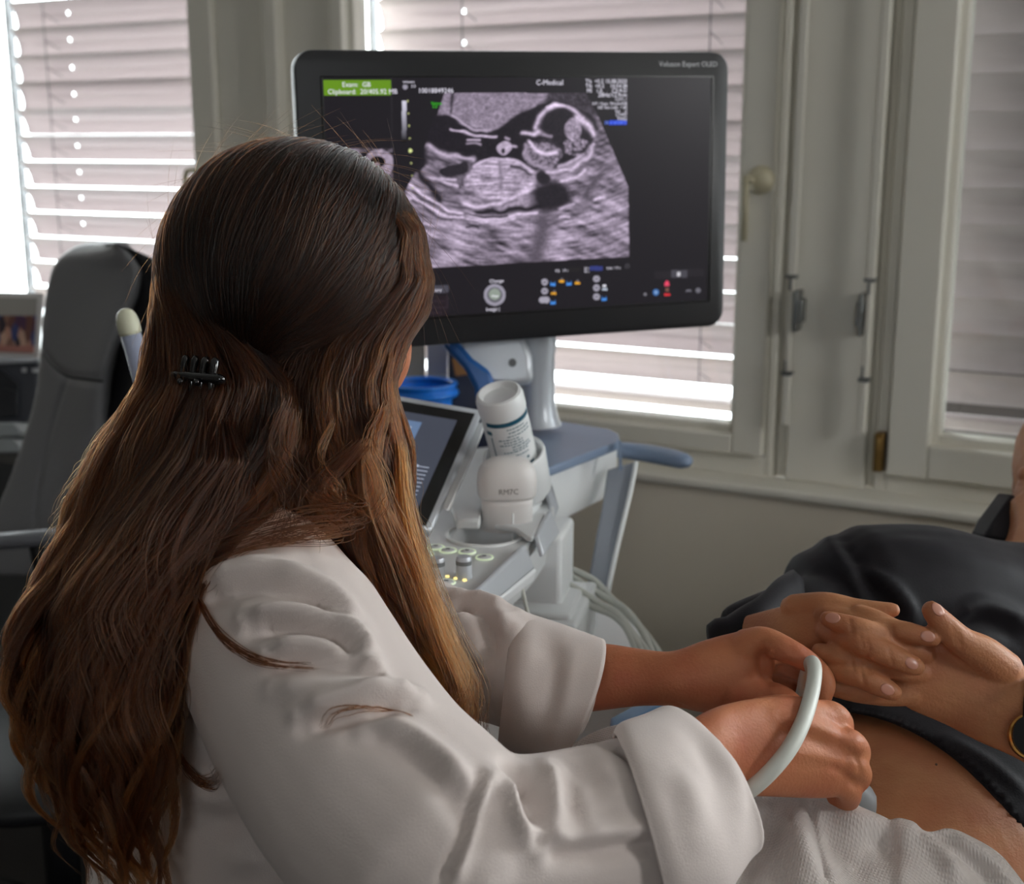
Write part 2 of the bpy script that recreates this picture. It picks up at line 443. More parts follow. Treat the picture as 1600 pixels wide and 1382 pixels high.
def emission_mat(name, attr=None, color=(1, 1, 1), strength=1.0):
    m = bpy.data.materials.new(name); m.use_nodes = True; nt = m.node_tree
    b = nt.nodes['Principled BSDF']; b.inputs['Base Color'].default_value = (.006, .006, .007, 1); b.inputs['Roughness'].default_value = .3; b.inputs['Specular IOR Level'].default_value = .2
    b.inputs['Emission Strength'].default_value = strength
    if attr:
        a = nt.nodes.new('ShaderNodeAttribute'); a.attribute_name = attr
        nt.links.new(a.outputs['Color'], b.inputs['Emission Color'])
    else: b.inputs['Emission Color'].default_value = (*color, 1)
    return m

# the displayed scan, computed on a fine grid of the screen
class Noise:
    def __init__(s, seed): s.g = np.random.RandomState(seed).rand(256, 256)
    def __call__(s, x, y):
        xi = np.floor(x).astype(int); yi = np.floor(y).astype(int); fx = x-xi; fy = y-yi
        fx = fx*fx*(3-2*fx); fy = fy*fy*(3-2*fy); g = s.g
        a = g[xi % 256, yi % 256]; b = g[(xi+1) % 256, yi % 256]; c = g[xi % 256, (yi+1) % 256]; d = g[(xi+1) % 256, (yi+1) % 256]
        return (a*(1-fx)+b*fx)*(1-fy)+(c*(1-fx)+d*fx)*fy
def inpoly(X, Y, poly):
    ins = np.zeros(X.shape, bool); n = len(poly)
    for i in range(n):
        x0, y0 = poly[i]; x1, y1 = poly[(i+1) % n]
        if y0 == y1: continue
        c = ((y0 > Y) != (y1 > Y)) & (X < (x1-x0)*(Y-y0)/(y1-y0)+x0)
        ins ^= c
    return ins
def polydist(X, Y, pts, closed=False):
    D = np.full(X.shape, 1e9); q = list(pts)+([pts[0]] if closed else [])
    for (x0, y0), (x1, y1) in zip(q[:-1], q[1:]):
        dx, dy = x1-x0, y1-y0; L = dx*dx+dy*dy+1e-9
        t = np.clip(((X-x0)*dx+(Y-y0)*dy)/L, 0, 1)
        D = np.minimum(D, np.hypot(X-x0-t*dx, Y-y0-t*dy))
    return D
def make_screen():
    nu, nv = 640, 360
    u0, u1, v0, v1 = -.2405, .2480, -.1360, .1415
    uu, vv = np.meshgrid(np.linspace(u0, u1, nu), np.linspace(v0, v1, nv))
    pts = MC+MX*uu[..., None]+MZ*vv[..., None]+MN*.003
    px, py, _ = proj(pts.reshape(-1, 3)); px = px.reshape(nv, nu); py = py.reshape(nv, nu)
    X = (px-630)*4.324; Y = (py-130)*4.324
    n1, n2, n3, n4 = Noise(1), Noise(2), Noise(3), Noise(4)
    X0, Y0 = X, Y
    wx = (n1(X0/60, Y0/60)-.5)*26; wy = (n2(X0/60, Y0/60)-.5)*26
    X = X0+wx; Y = Y0+wy
    R_ = np.hypot(X0-760, Y0+900); T_ = np.arctan2(X0-760, Y0+900)
    streak = .55*n3(R_/11, T_*26)+.3*n4(R_/24+9, T_*12+5)+.15*n1(R_/6, T_*70)
    speck = .6*n2(X0/9, Y0/7)+.4*n4(X0/20, Y0/16)
    D_ = n1((X0*.95+Y0*.5)/150+3, (Y0-X0*.5)/26+1)
    I = .42+.60*(streak-.5)+.34*(D_-.5)+.18*(n4(X0/90, Y0/60)-.5)
    I *= 1-.25*np.clip((1100-Y0)/1100, 0, 1)*(X0 > 900)
    def soft(poly, w=9):
        d = polydist(X, Y, poly, True); d = np.where(inpoly(X, Y, poly), d, -d); return np.clip(.5+d/(2*w), 0, 1)
    def paint(poly, val, w=9):
        nonlocal I; a = soft(poly, w); I = I*(1-a)+val*a
    def ell(cx, cy, rx, ry, val, w=.12, rot=0):
        nonlocal I
        c, s = math.cos(rot), math.sin(rot); x = (X-cx)*c+(Y-cy)*s; y = -(X-cx)*s+(Y-cy)*c
        a = np.clip((1-np.hypot(x/rx, y/ry))/w+.5, 0, 1); I = I*(1-a)+val*a
    def stroke(pts, w, val, add=False):
        nonlocal I
        a = np.exp(-(polydist(X, Y, spline(pts, 30))/w)**2); I = I+(val-I)*a
    # fluid
    paint([(235, 200), (330, 240), (450, 310), (560, 335), (650, 300), (740, 238), (900, 150), (1000, 110), (1150, 120), (1260, 190), (1320, 300), (1250, 420), (1150, 540), (1000, 580), (900, 590), (800, 560), (660, 520), (520, 550), (440, 600), (420, 700), (330, 640), (240, 560), (150, 560), (60, 640), (20, 600), (60, 420), (120, 300)], .03)
    # placenta
    paint([(230, 215), (270, 50), (1010, 50), (900, 150), (740, 228), (650, 290), (560, 318), (450, 290), (340, 225)], .42+.30*(speck-.5))
    paint([(1000, 50), (1250, 50), (1330, 240), (1240, 200), (1090, 120), (960, 120)], .13+.2*(speck-.5))
    stroke([(330, 225), (450, 300), (560, 325)], 7, .62); stroke([(330, 70), (320, 200)], 9, .12)
    stroke([(320, 310), (430, 330), (520, 355), (620, 365)], 8, .8); stroke([(440, 380), (520, 385)], 9, .72); stroke([(430, 410), (530, 415)], 8, .6)
    # head and face
    ell(1080, 320, 190, 175, .05); ell(1150, 315, 66, 72, .45+.5*(speck-.5)); ell(940, 480, 135, 100, .33+.7*(speck-.5)); ell(1170, 430, 90, 60, .38+.9*(speck-.5))
    stroke([(905, 310), (925, 230), (985, 170), (1060, 150), (1150, 180), (1220, 235)], 15, .72)
    stroke([(1180, 235), (1240, 270), (1285, 340)], 24, .82); stroke([(980, 155), (1080, 150)], 10, .9)
    stroke([(810, 335), (880, 345), (920, 330)], 13, .78); stroke([(850, 400), (900, 455), (960, 482), (1040, 462)], 14, .85)
    stroke([(820, 420), (840, 500), (900, 560), (1010, 575)], 13, .5); stroke([(900, 390), (1000, 400), (1080, 440)], 12, .06)
    stroke([(1010, 330), (1080, 370), (1040, 420)], 10, .06); stroke([(940, 340), (1010, 365)], 11, .5)
    stroke([(1060, 560), (1130, 540), (1200, 490)], 14, .65); stroke([(1180, 560), (1240, 500), (1290, 420)], 12, .7); stroke([(1140, 470), (1230, 450), (1280, 380)], 9, .07)
    # hand
    ell(680, 440, 55, 46, .6); ell(668, 455, 16, 18, .1); stroke([(690, 375), (720, 385)], 9, .6); stroke([(700, 440), (760, 425)], 9, .7)
    # trunk
    ell(655, 650, 245, 138, .58+.22*(speck-.5)+.42*(n3(X0/70, Y0/11)-.5)+.2*(n4(X0/30+7, Y0/7)-.5)); stroke([(660, 530), (668, 640), (650, 720)], 17, .40)
    stroke([(480, 560), (560, 520), (660, 512), (780, 535), (880, 600)], 9, .72); stroke([(720, 560), (800, 575), (870, 625)], 8, .12)
    stroke([(410, 810), (500, 825), (600, 822), (700, 790), (800, 745), (890, 705)], 13, .80); stroke([(640, 870), (760, 820), (880, 790)], 40, .5+.3*(speck-.5))
    # legs
    paint([(160, 420), (300, 470), (490, 520), (430, 600), (380, 720), (400, 860), (260, 820), (200, 720), (150, 640)], .30+.6*(streak-.5), 14)
    stroke([(165, 425), (280, 480), (400, 500), (480, 520)], 15, .66); ell(345, 585, 95, 42, .07, rot=-.25); stroke([(150, 635), (250, 665), (360, 690)], 10, .7); stroke([(250, 650), (350, 655)], 8, .75)
    stroke([(110, 560), (140, 650), (200, 730), (240, 790)], 22, .03)
    # shadows
    ell(1000, 770, 130, 100, .05, .5); ell(945, 640, 42, 48, .06, .4); stroke([(940, 930), (930, 1060), (880, 1180)], 60, .24); stroke([(1320, 640), (1230, 760)], 34, .22)
    stroke([(500, 868), (650, 868), (820, 850), (930, 830)], 15, .02)
    for a, w, v in (([(40, 690), (200, 800), (390, 885), (560, 915), (740, 895), (900, 878)], 8, .85), ([(35, 740), (190, 850), (400, 915)], 8, .8), ([(430, 925), (600, 935), (760, 915)], 7, .75),
                    ([(410, 890), (560, 905), (700, 893)], 7, .05), ([(60, 790), (200, 880), (330, 930)], 8, .18), ([(980, 600), (1080, 590), (1180, 560)], 10, .75), ([(1060, 660), (1150, 640), (1230, 590)], 11, .78),
                    ([(1060, 910), (1130, 905)], 7, .8), ([(1290, 790), (1350, 770)], 7, .85), ([(420, 975), (500, 978)], 6, .1), ([(1060, 860), (1150, 820)], 10, .65)):
        stroke(a, w, v)
    ph = X0*.9+Y0*.25
    I = I*(.86+.28*n2(X0/14+20, Y0/8+20))
    sector = inpoly(X0, Y0, [(278, 66), (1235, 66), (1320, 228), (1520, 700), (1527, 1172), (180, 1250), (10, 735), (60, 640), (110, 540), (150, 410), (200, 240), (232, 210)])
    I = np.clip(I+.10*(n3(X0/4.5, Y0/4.5)-.5), 0, 1)*sector
    C_ = np.zeros((nv, nu, 3)); base = np.array(col3(28, 25, 30)); C_[:] = base
    lum = I[..., None]**1.7*1.08
    C_ = np.where(sector[..., None], lum*np.array([.90, .74, .98])*1.05+np.array([.010, .008, .012]), C_)
    # panels (photo coordinates)
    def rect(x0, y0, x1, y1, c, k=1):
        m_ = (px > x0) & (px < x1) & (py > y0) & (py < y1); C_[m_] = np.array(col3(*c))*k
    rect(505, 125, 611, 149, (98, 140, 28))
    rect(611, 120, 613, 500, (40, 38, 42))
    m_ = (px > 530) & (px < 614) & (py > 232) & (py < 290)
    t_ = .3*n2(px/4, py/4)+.35*(np.hypot(px-592, (py-256)) < 23)+.25*(np.hypot(px-545, py-250) < 20); t_ = np.where(np.hypot((px-590)/12, (py-253)/9) < 1, .02+.5*(np.hypot(px-589, py-258) < 4), t_)
    C_[m_] = (t_[..., None]**1.3*np.array([.8, .66, .86]))[m_]
    g_ = np.clip(1-(py-158)/62, 0, 1); m_ = (px > 628) & (px < 635) & (py > 158) & (py < 222); C_[m_] = (g_[..., None]*np.array([.62, .60, .72]))[m_]
    rect(672, 446, 701, 458, (70, 68, 78)); rect(640, 462, 700, 494, (34, 26, 32))
    rect(862, 414, 876, 416, (20, 20, 24)); rect(921, 416, 942, 423, (50, 58, 120)); rect(888, 418, 906, 425, (34, 32, 34))
    rect(1022, 424, 1048, 436, (36, 33, 38)); rect(1049, 422, 1074, 434, (70, 68, 76)); rect(1075, 420, 1100, 432, (36, 33, 38))
    rect(952, 188, 979, 195, (20, 60, 200))
    def dsc(x, y, r, c, ry=None):
        m_ = np.hypot((px-x)/r, (py-y)/(ry or r)) < 1; C_[m_] = np.array(col3(*c))
    dsc(773, 461, 17, (150, 146, 160)); dsc(773, 461, 12, (92, 90, 98)); dsc(773, 460, 9, (140, 150, 140)); rect(768, 462, 779, 464, (220, 220, 225))
    for x, y in ((851, 441), (851, 455), (932, 436), (932, 450), (932, 464)): dsc(x, y, 5.2, (160, 156, 170)); rect(x-2.5, y-1, x+2.5, y+1, (80, 78, 86))
    dsc(847, 469, 5, (160, 156, 170)); dsc(854, 469, 5, (160, 156, 170)); rect(847, 464, 854, 474, (160, 156, 170)); dsc(633, 136, 4, (150, 146, 160)); rect(942, 445, 947, 449, (220, 220, 230)); rect(941, 451, 949, 454, (190, 200, 215))
    for x, y in ((864, 444), (889, 443), (864, 473), (944, 467)): rect(x-4, y-1, x+4, y+3, (70, 140, 225)); rect(x-4, y-4, x-2, y-1, (50, 95, 150)); rect(x+2, y-4, x+4, y-1, (50, 95, 150))
    for x, y in ((877, 440), (902, 443), (865, 459)): rect(x-4, y-2, x+4, y+1.5, (230, 165, 45)); rect(x-1, y-5, x+3, y-3, (120, 118, 125))
    dsc(1025, 457, 5, (64, 110, 170)); dsc(1025, 457, 2.5, (130, 160, 200)); rect(1038, 443, 1046, 447, (225, 70, 100)); dsc(1042, 442, 3, (225, 70, 100)); rect(1038, 459, 1047, 462, (225, 50, 60)); rect(1040, 450, 1045, 456, (120, 80, 70))
    rect(1058, 425, 1063, 432, (200, 198, 205)); dsc(1008, 460, 2.5, (120, 118, 126)); dsc(1076, 455, 4.5, (110, 108, 118), 2.5); dsc(1076, 458, 4, (28, 25, 30), 2.5); dsc(1091, 454, 4, (105, 103, 112)); dsc(980, 416, 3.4, (80, 78, 84)); dsc(980, 416, 2.2, (28, 25, 30))
    for i in range(8): dsc(637+i*1.1, 158+19.4*i, 1.3 if i != 4 else 3, (190, 195, 130) if i != 4 else (215, 225, 150))
    for (x0, y0, x1, y1) in ((646, 470, 694, 472), (646, 480, 700, 482), (698, 462, 700, 482), (660, 488, 690, 490)): rect(x0, y0, x1, y1, (52, 42, 50))
    V = pts.reshape(-1, 3)
    F = [(j*nu+i, j*nu+i+1, (j+1)*nu+i+1, (j+1)*nu+i) for j in range(nv-1) for i in range(nu-1)]
    me = bpy.data.meshes.new('screen'); base_ = np.array(wpos(body))
    me.from_pydata((V-base_).tolist(), [], F)
    at = me.color_attributes.new('display', 'FLOAT_COLOR', 'POINT')
    at.data.foreach_set('color', np.concatenate([C_.reshape(-1, 3), np.ones((nu*nv, 1))], 1).astype(np.float32).ravel())
    o = bpy.data.objects.new('screen', me); SC.collection.objects.link(o); o.parent = body
    me.materials.append(emission_mat('lit_display', 'display', strength=1.0))
    return o
screen = make_screen()
# writing and symbols on the display
TXT = []
def scr_text(items, color, name='', k=1.0):
    for s, x, y, h, al in items: TXT.append((text3d(s, h, mp(*muv(x, y), .0036), MX, MZ, al), np.array(color)*k))
HT = .0078
scr_text([('Exam:  GB', 556, 136, HT, 'CENTER'), ('Clipboard:  20/405.92 MB', 566, 147, HT, 'CENTER'), ('10018849246', 652, 145.5, HT, 'LEFT'), ('C-Medical', 836, 133, .0085, 'LEFT'),
          ('TIs  <0.2', 913, 130, .0066, 'LEFT'), ('TIb  <0.2', 913, 137.5, .0066, 'LEFT'), ('MI   1.0', 915, 145, .0066, 'LEFT'),
          ('15.08.2025', 978, 130, .0066, 'RIGHT'), ('10:54:38', 978, 137.5, .0066, 'RIGHT'), ('C2-9-D', 978, 144.5, .0066, 'RIGHT'), ('28Hz/12.9cm', 978, 151.5, .0072, 'RIGHT'), ('127/1.1', 978, 158, .0056, 'RIGHT'),
          ('NT / Gest. Woche/GB', 978, 164, .0050, 'RIGHT'), ('HD Res 5.60 - 1.80', 978, 170, .0050, 'RIGHT'), ('Gn   -2', 978, 176, .0056, 'RIGHT'), ('C7/M7', 978, 182, .0056, 'RIGHT'), ('P4/E2', 978, 188, .0056, 'RIGHT'),
          ('Change', 763, 442, .0062, 'LEFT'), ('Image |', 758, 486, .0062, 'LEFT'), ('FQ   19 s', 866, 425, .0045, 'LEFT'), ('20 s', 911, 421, .0042, 'LEFT'), ('30 s', 911, 426, .0042, 'LEFT'), ('0.06 / 19 s', 946, 421, .0045, 'LEFT'), ('story', 673, 456, .006, 'LEFT'), ('voluson', 628, 130, .0045, 'LEFT'), ('3.0', 641, 137, .0045, 'LEFT')], col3(222, 218, 232), k=1.1)
scr_text([('SR II 4/CRI 3', 977, 194, .0056, 'RIGHT')], col3(110, 140, 250), 'highlighted_text')
scr_text([('Venue', 672, 164, .0052, 'LEFT'), ('3.0', 674, 169, .005, 'LEFT')], col3(60, 200, 30), 'green_marker')
dt = obj('display_text', [t[0] for t in TXT], emission_mat('lit_text', 'display'), screen)
ca = dt.data.color_attributes.new('display', 'FLOAT_COLOR', 'POINT')
ca.data.foreach_set('color', np.concatenate([np.tile([*c, 1.0], (len(g_[0]), 1)) for g_, c in TXT]).astype(np.float32).ravel())
# --- monitor arm and column
cb = P(838, 652, 1.76)
obj('monitor_column', [lathe(cb-np.array([0, 0, .01]), (0, 0, 1), [(.034, 0), (.030, .008), (.025, .03), (.0245, .075), (.0245, .10)], 32), lathe(cb+np.array([0, 0, .09]), (0, 0, 1), [(.0262, 0), (.0262, .002), (.0262, .05)], 32)], M_silver, mach, auto=40)
def pxprism(pts, d, th, axis=None):
    """outline given in photo pixels at distance d (or a distance per point), thickness along the view axis"""
    a = [P(p[0], p[1], p[2] if len(p) > 2 else d) for p in pts]
    return prism(a, (FW if axis is None else axis)*th)
armh = obj('monitor_arm', [pxprism([(696, 538), (760, 500), (800, 500), (822, 534), (832, 556), (833, 598), (800, 603), (768, 602), (752, 588)], 1.66, .06)], M_silver, mach, bevel=.008, bseg=3)
obj('arm_underside', [pxprism([(690, 537), (715, 532), (738, 560), (766, 580), (773, 603), (768, 640), (745, 640), (741, 606), (725, 575)], 1.645, .07)], M_blue, mach, bevel=.006, bseg=3)
obj('arm_joint', [lathe(P(801, 567, 1.659), FW, [(.0052, -.003), (.0052, .002)], 20)], M_dgrey, armh, bevel=.001)

# --- rear deck with its blue-grey lid
ZT = 1.003
lid_px = [(800, 668), (858, 655), (952, 670), (966, 677), (969, 689), (864, 729), (850, 733), (818, 727), (795, 712)]
lid_t = [PZ(x, y, ZT) for x, y in lid_px]
obj('deck_lid', prism(lid_t, (0, 0, -.012)), M_bluegrey, mach, bevel=.003, bseg=3)
body_px = [(790, 715), (858, 662), (955, 680), (966, 690), (874, 731), (800, 800)]
bt = [PZ(x, y, ZT-.012)+np.array([0, 0, 0]) for x, y in body_px]
def shrink(pts, k, dz): 
    c = np.mean(pts, axis=0); return [c+(p-c)*k+np.array([0, 0, dz]) for p in pts]
obj('deck_body', loft([shrink(bt, .995, 0), shrink(bt, .995, -.035), shrink(bt, .975, -.050), shrink(bt, .90, -.066), shrink(bt, .78, -.076)]), M_white, mach, bevel=.004, bseg=3)
obj('deck_seam', pxprism([(967, 688, 1.685), (971, 689, 1.685), (972, 735, 1.67), (968, 736, 1.67)], 1.68, .01), M_bluegrey, mach)
obj('rear_handle', tube([P(955, 702, 1.79), P(1000, 707, 1.78), P(1045, 715, 1.75), P(1066, 720, 1.73)], [.014, .0155, .0155, .014], 16, 16, flat=.75, rounded=True), M_bluegrey, mach, smooth=True)
fin = [(993, 722, 1.70), (985, 765, 1.68), (972, 820, 1.66), (958, 880, 1.64), (948, 930, 1.62)]
finL = [(950, 735, 1.70), (944, 780, 1.68), (934, 830, 1.66), (925, 880, 1.64), (916, 930, 1.62)]
obj('rear_fin', pxprism(fin+finL[::-1], 1.7, .012), mat('fin_paint', col3(152, 158, 168), .45), mach, bevel=.002)
obj('fin_edge', tube([P(x+1, y, d-.004) for x, y, d in fin], .0032, 8, 14), M_white, mach, smooth=True)

# --- column, foot and cable tray
def vbox(px0, px1, pytop, d, z0, depth, yaw=12, taper=1.0):
    a = P(px0, pytop, d); b = P(px1, pytop, d); w = np.linalg.norm(b-a); c = (a+b)/2
    X = np.array([math.cos(math.radians(yaw)), -math.sin(math.radians(yaw)), 0]); Y = np.array([-X[1], X[0], 0]); c = c+Y*depth/2
    rect = lambda k: [c*np.array([1, 1, 0])+X*w/2*i*k+Y*depth/2*j*k for i, j in ((-1, -1), (1, -1), (1, 1), (-1, 1))]
    return loft([[p+np.array([0, 0, z0]) for p in rect(taper)], [p+np.array([0, 0, c[2]]) for p in rect(1)]])
obj('column', [vbox(790, 878, 838, 1.49, .80, .09)], M_white, mach, bevel=.006, bseg=3)
obj('column_collar', [vbox(780, 892, 958, 1.475, .76, .12)], M_white, mach, bevel=.005, bseg=3)
obj('column_foot', [vbox(770, 902, 975, 1.46, .62, .16)], M_white, mach, bevel=.006, bseg=3)
# lower housing, rounded at the right
hs = [PZ(x, y, .80) for x, y in ((770, 960), (890, 945), (960, 950), (992, 965), (1008, 1005), (1012, 1040), (960, 1090), (760, 1110))]
obj('lower_housing', loft([shrink(hs, .98, 0), shrink(hs, 1.0, -.006), shrink(hs, 1.03, -.12), shrink(hs, 1.05, -.45), shrink(hs, 1.0, -.68)]), M_white, mach, bevel=.005, bseg=3)
obj('blue_side_panel', pxprism([(958, 1140, 1.30), (1035, 1098, 1.33), (1062, 1096, 1.34), (1060, 1150, 1.30), (960, 1165, 1.28)], 1.3, .05), mat('pale_blue_plastic', col3(120, 160, 205), .4), mach, bevel=.003)
obj('front_drawer_housing', [pxprism([(736, 1124, 1.31), (846, 1140, 1.31), (842, 1240, 1.24), (736, 1240, 1.24)], 1.3, .06), pxprism([(730, 1120, 1.30), (744, 1122, 1.30), (744, 1240, 1.23), (730, 1240, 1.23)], 1.3, .02)], M_white, mach, bevel=.002)
obj('drawer_slot', pxprism([(757, 1152, 1.286), (765, 1152, 1.286), (763, 1188, 1.265), (756, 1188, 1.265)], 1.3, .01), M_dgrey, mach)
obj('base_with_casters', [prism([PZ(x, y, .12) for x, y in ((780, 1750), (1010, 1700), (1030, 1560), (840, 1560))], (0, 0, -.06))]+[lathe(PZ(x, y, .05)-WU*.012, WU, [(.045, 0), (.05, .004), (.05, .02), (.045, .024)], 20) for x, y in ((800, 1850), (1030, 1800), (1030, 1660), (850, 1660))], M_dgrey, mach, bevel=.003)

# --- console
ZK = .965
con = [(560, 960), (560, 845), (650, 770), (742, 700), (838, 690), (858, 745), (866, 795), (866, 800), (835, 840), (820, 856), (742, 926), (690, 962)]
ct = [PZ(x, y, ZK) for x, y in con]
console = obj('console', loft([shrink(ct, .97, -.055), shrink(ct, .995, -.03), ct]), M_grey, mach, bevel=.003, bseg=3)
cupc = PZ(757, 838, ZK)
cut(console, lathe(cupc-np.array([0, 0, .026]), (0, 0, 1), [(.028, 0), (.034, .006), (.0395, .022), (.0395, .10)], 48))
console.data.polygons.foreach_set('use_smooth', [True]*len(console.data.polygons)); console.data.set_sharp_from_angle(angle=math.radians(35))
obj('holder_rim', tube([cupc+np.array([.041*math.cos(a), .041*math.sin(a), .0008]) for a in np.linspace(0, 2*math.pi, 49)], .0022, 8), M_white, mach, smooth=True)
# silver facets of the outer rim, with the cable slots between them
def facet(a, b, c, d, th=.006):
    A = [PZ(*a[:2], a[2]), PZ(*b[:2], b[2]), PZ(*c[:2], c[2]), PZ(*d[:2], d[2])]
    return prism(A, norm(np.cross(A[1]-A[0], A[3]-A[0]))*-th)
obj('rim_facet', facet((690, 968, .969), (814, 851, .972), (828, 886, .952), (706, 985, .945)), M_silver, mach, bevel=.002)
obj('rim_facet', facet((832, 838, .973), (854, 800, .977), (868, 835, .955), (842, 872, .952)), M_silver, mach, bevel=.002)
obj('rim_facet', facet((846, 742, .985), (858, 748, .985), (874, 795, .955), (866, 818, .955)), M_silver, mach, bevel=.002)
obj('rim_bridge', prism([PZ(x, y, .975) for x, y in ((762, 818), (806, 812), (854, 799), (832, 840), (822, 838), (806, 826))], (0, 0, -.006)), M_grey, mach, bevel=.002)
obj('rim_lower_band', facet((700, 990, .944), (832, 886, .950), (826, 905, .938), (700, 1005, .930)), M_white, mach, bevel=.002)
obj('palm_recess', [prism([PZ(x, y, .985) for x, y in ((702, 790), (748, 782), (754, 788), (750, 812), (712, 812))], (0, 0, -.012))], M_grey, mach, bevel=.003)
obj('console_spine', prism([P(x, y, d) for x, y, d in ((702, 800, 1.42), (744, 700, 1.50), (760, 660, 1.56), (748, 660, 1.56), (722, 712, 1.50), (690, 795, 1.42))], FW*.03), M_white, mach, bevel=.003)
# lit push buttons, rotary knobs, lamps
M_ringlit = mat('button_ring_light', col3(200, 210, 190), .4, emis=col3(190, 205, 170), estr=.55)
for x, y in ((681, 857), (700, 862), (730, 864), (757, 873), (697, 912), (664, 868), (660, 905), (640, 870)):
    c = PZ(x, y, ZK)
    bt_ = obj('push_button', lathe(c, (0, 0, 1), [(.0075, 0), (.0072, .002), (.006, .0026)], 24), M_grey, mach, auto=40)
    obj('button_ring', tube([c+np.array([.0088*math.cos(a), .0088*math.sin(a), .0012]) for a in np.linspace(0, 2*math.pi, 33)], .0009, 6), M_ringlit, bt_)
    obj('button_symbol', box(c+np.array([0, 0, .003]), (.004, .002, .0006)), M_dgrey, bt_)
for x, y in ((683, 905), (725, 903), (640, 905)):
    c = PZ(x, y, ZK)
    k = obj('rotary_knob', lathe(c, (0, 0, 1), [(.0085, 0), (.0078, .004), (.0076, .020), (.0066, .022)], 28), M_silver, mach, auto=40)
    obj('knob_band', lathe(c, (0, 0, 1), [(.0080, .014), (.0080, .018)], 28), M_dgrey, k)
obj('indicator_light', [lathe(PZ(x, y, ZK), (0, 0, 1), [(.0022, 0), (.002, .0015)], 10) for x, y in ((676, 898), (699, 902), (712, 905), (726, 908), (672, 912))], mat('amber_light', col3(240, 220, 150), .4, emis=col3(250, 225, 140), estr=1.2), mach)

# --- touch panel
TR_, BR_, TL_ = P(757, 640, 1.55), P(676, 830, 1.40), P(560, 606, 1.50)
tx = norm(TR_-TL_); tdn = (BR_-TR_); tdn = norm(tdn-tx*(tdn@tx)*0); tn = norm(np.cross(tx, -tdn)); 
if tn@(CAM-TR_) < 0: tn = -tn
Wt = np.linalg.norm(TR_-TL_); Ht = np.linalg.norm(BR_-TR_)
def tp(a, b, off=0): return TR_-tx*a*Wt+tdn*b*Ht+tn*off     # a: from the right edge, b: from the top
tb = obj('touch_panel', prism([tp(0, 0), tp(1, 0), tp(1, 1), tp(0, 1)], -tn*.016), M_silver, mach, bevel=.004, bseg=3)
obj('panel_glass', prism([tp(.06, .055, .0012), tp(.98, .055, .0012), tp(.98, .97, .0012), tp(.06, .97, .0012)], -tn*.001), mat('panel_black', col3(30, 30, 31), .22), tb)
tg = obj('panel_display', prism([tp(.17, .14, .002), tp(.97, .14, .002), tp(.97, .90, .002), tp(.17, .90, .002)], -tn*.0008), mat('panel_lit', (0.01, .01, .01), .22, emis=col3(62, 66, 78), estr=1), tb)
obj('display_window', prism([tp(.42, .21, .003), tp(.97, .21, .003), tp(.97, .50, .003), tp(.42, .50, .003)], -tn*.0008), mat('panel_blue_lit', (0.01, .01, .01), .22, emis=col3(96, 118, 150), estr=1), tg)
g = [prism([tp(a0, b, .0034), tp(a0+.17, b, .0034), tp(a0+.17, b+.004, .0034), tp(a0, b+.004, .0034)], -tn*.0004) for b in np.linspace(.555, .80, 9) for a0 in (.22,)]
g += [prism([tp(.30+.012*math.sin(i*2), b-.007, .0036), tp(.345, b-.007, .0036), tp(.345, b+.009, .0036), tp(.30+.012*math.sin(i*2), b+.009, .0036)], -tn*.0004) for i, b in enumerate(np.linspace(.555, .80, 9))]
g += [prism([tp(.48, b, .0036), tp(.62+.05*math.sin(b*60), b, .0036), tp(.62, b+.012, .0036), tp(.48, b+.012, .0036)], -tn*.0004) for b in (.26, .29, .33, .40)]
obj('display_lines', g, emission_mat('panel_lines', None, col3(170, 178, 195), 1), tg)

# --- things held by the machine
# volume probe lettered RM7C
pb = PZ(792, 812, .975); 
prx = norm(np.array([1, .12, 0])); pry = np.array([-prx[1], prx[0], 0])
def sup(c, a, b, n=28, e=2.6): 
    return [c+prx*a*math.copysign(abs(math.cos(t))**(2/e), math.cos(t))+pry*b*math.copysign(abs(math.sin(t))**(2/e), math.sin(t)) for t in np.linspace(0, 2*math.pi, n, endpoint=False)]
probe = empty('volume_probe', pb, 'white round-headed ultrasound probe lettered RM7C standing in its console holder', 'ultrasound probe')
obj('probe_body', loft([sup(pb+np.array([0, 0, h]), a, b) for h, a, b in ((-.01, .0285, .020), (.02, .0285, .020), (.027, .0292, .0205))]), M_white2, probe, smooth=True)
obj('probe_head', loft([sup(pb+np.array([0, 0, h]), a, b) for h, a, b in ((.026, .030, .0215), (.030, .0325, .0235), (.044, .0332, .024), (.052, .0325, .0235), (.060, .030, .0215), (.066, .025, .018), (.070, .017, .012), (.0715, .006, .004))]), M_white2, probe, smooth=True)
f0 = pb-pry*.0244
obj('probe_lettering', text3d('RM7C', .0085, f0-prx*.012+np.array([0, 0, .035]), prx, (0, 0, 1)), mat('lettering_grey', col3(120, 112, 108), .6), probe)
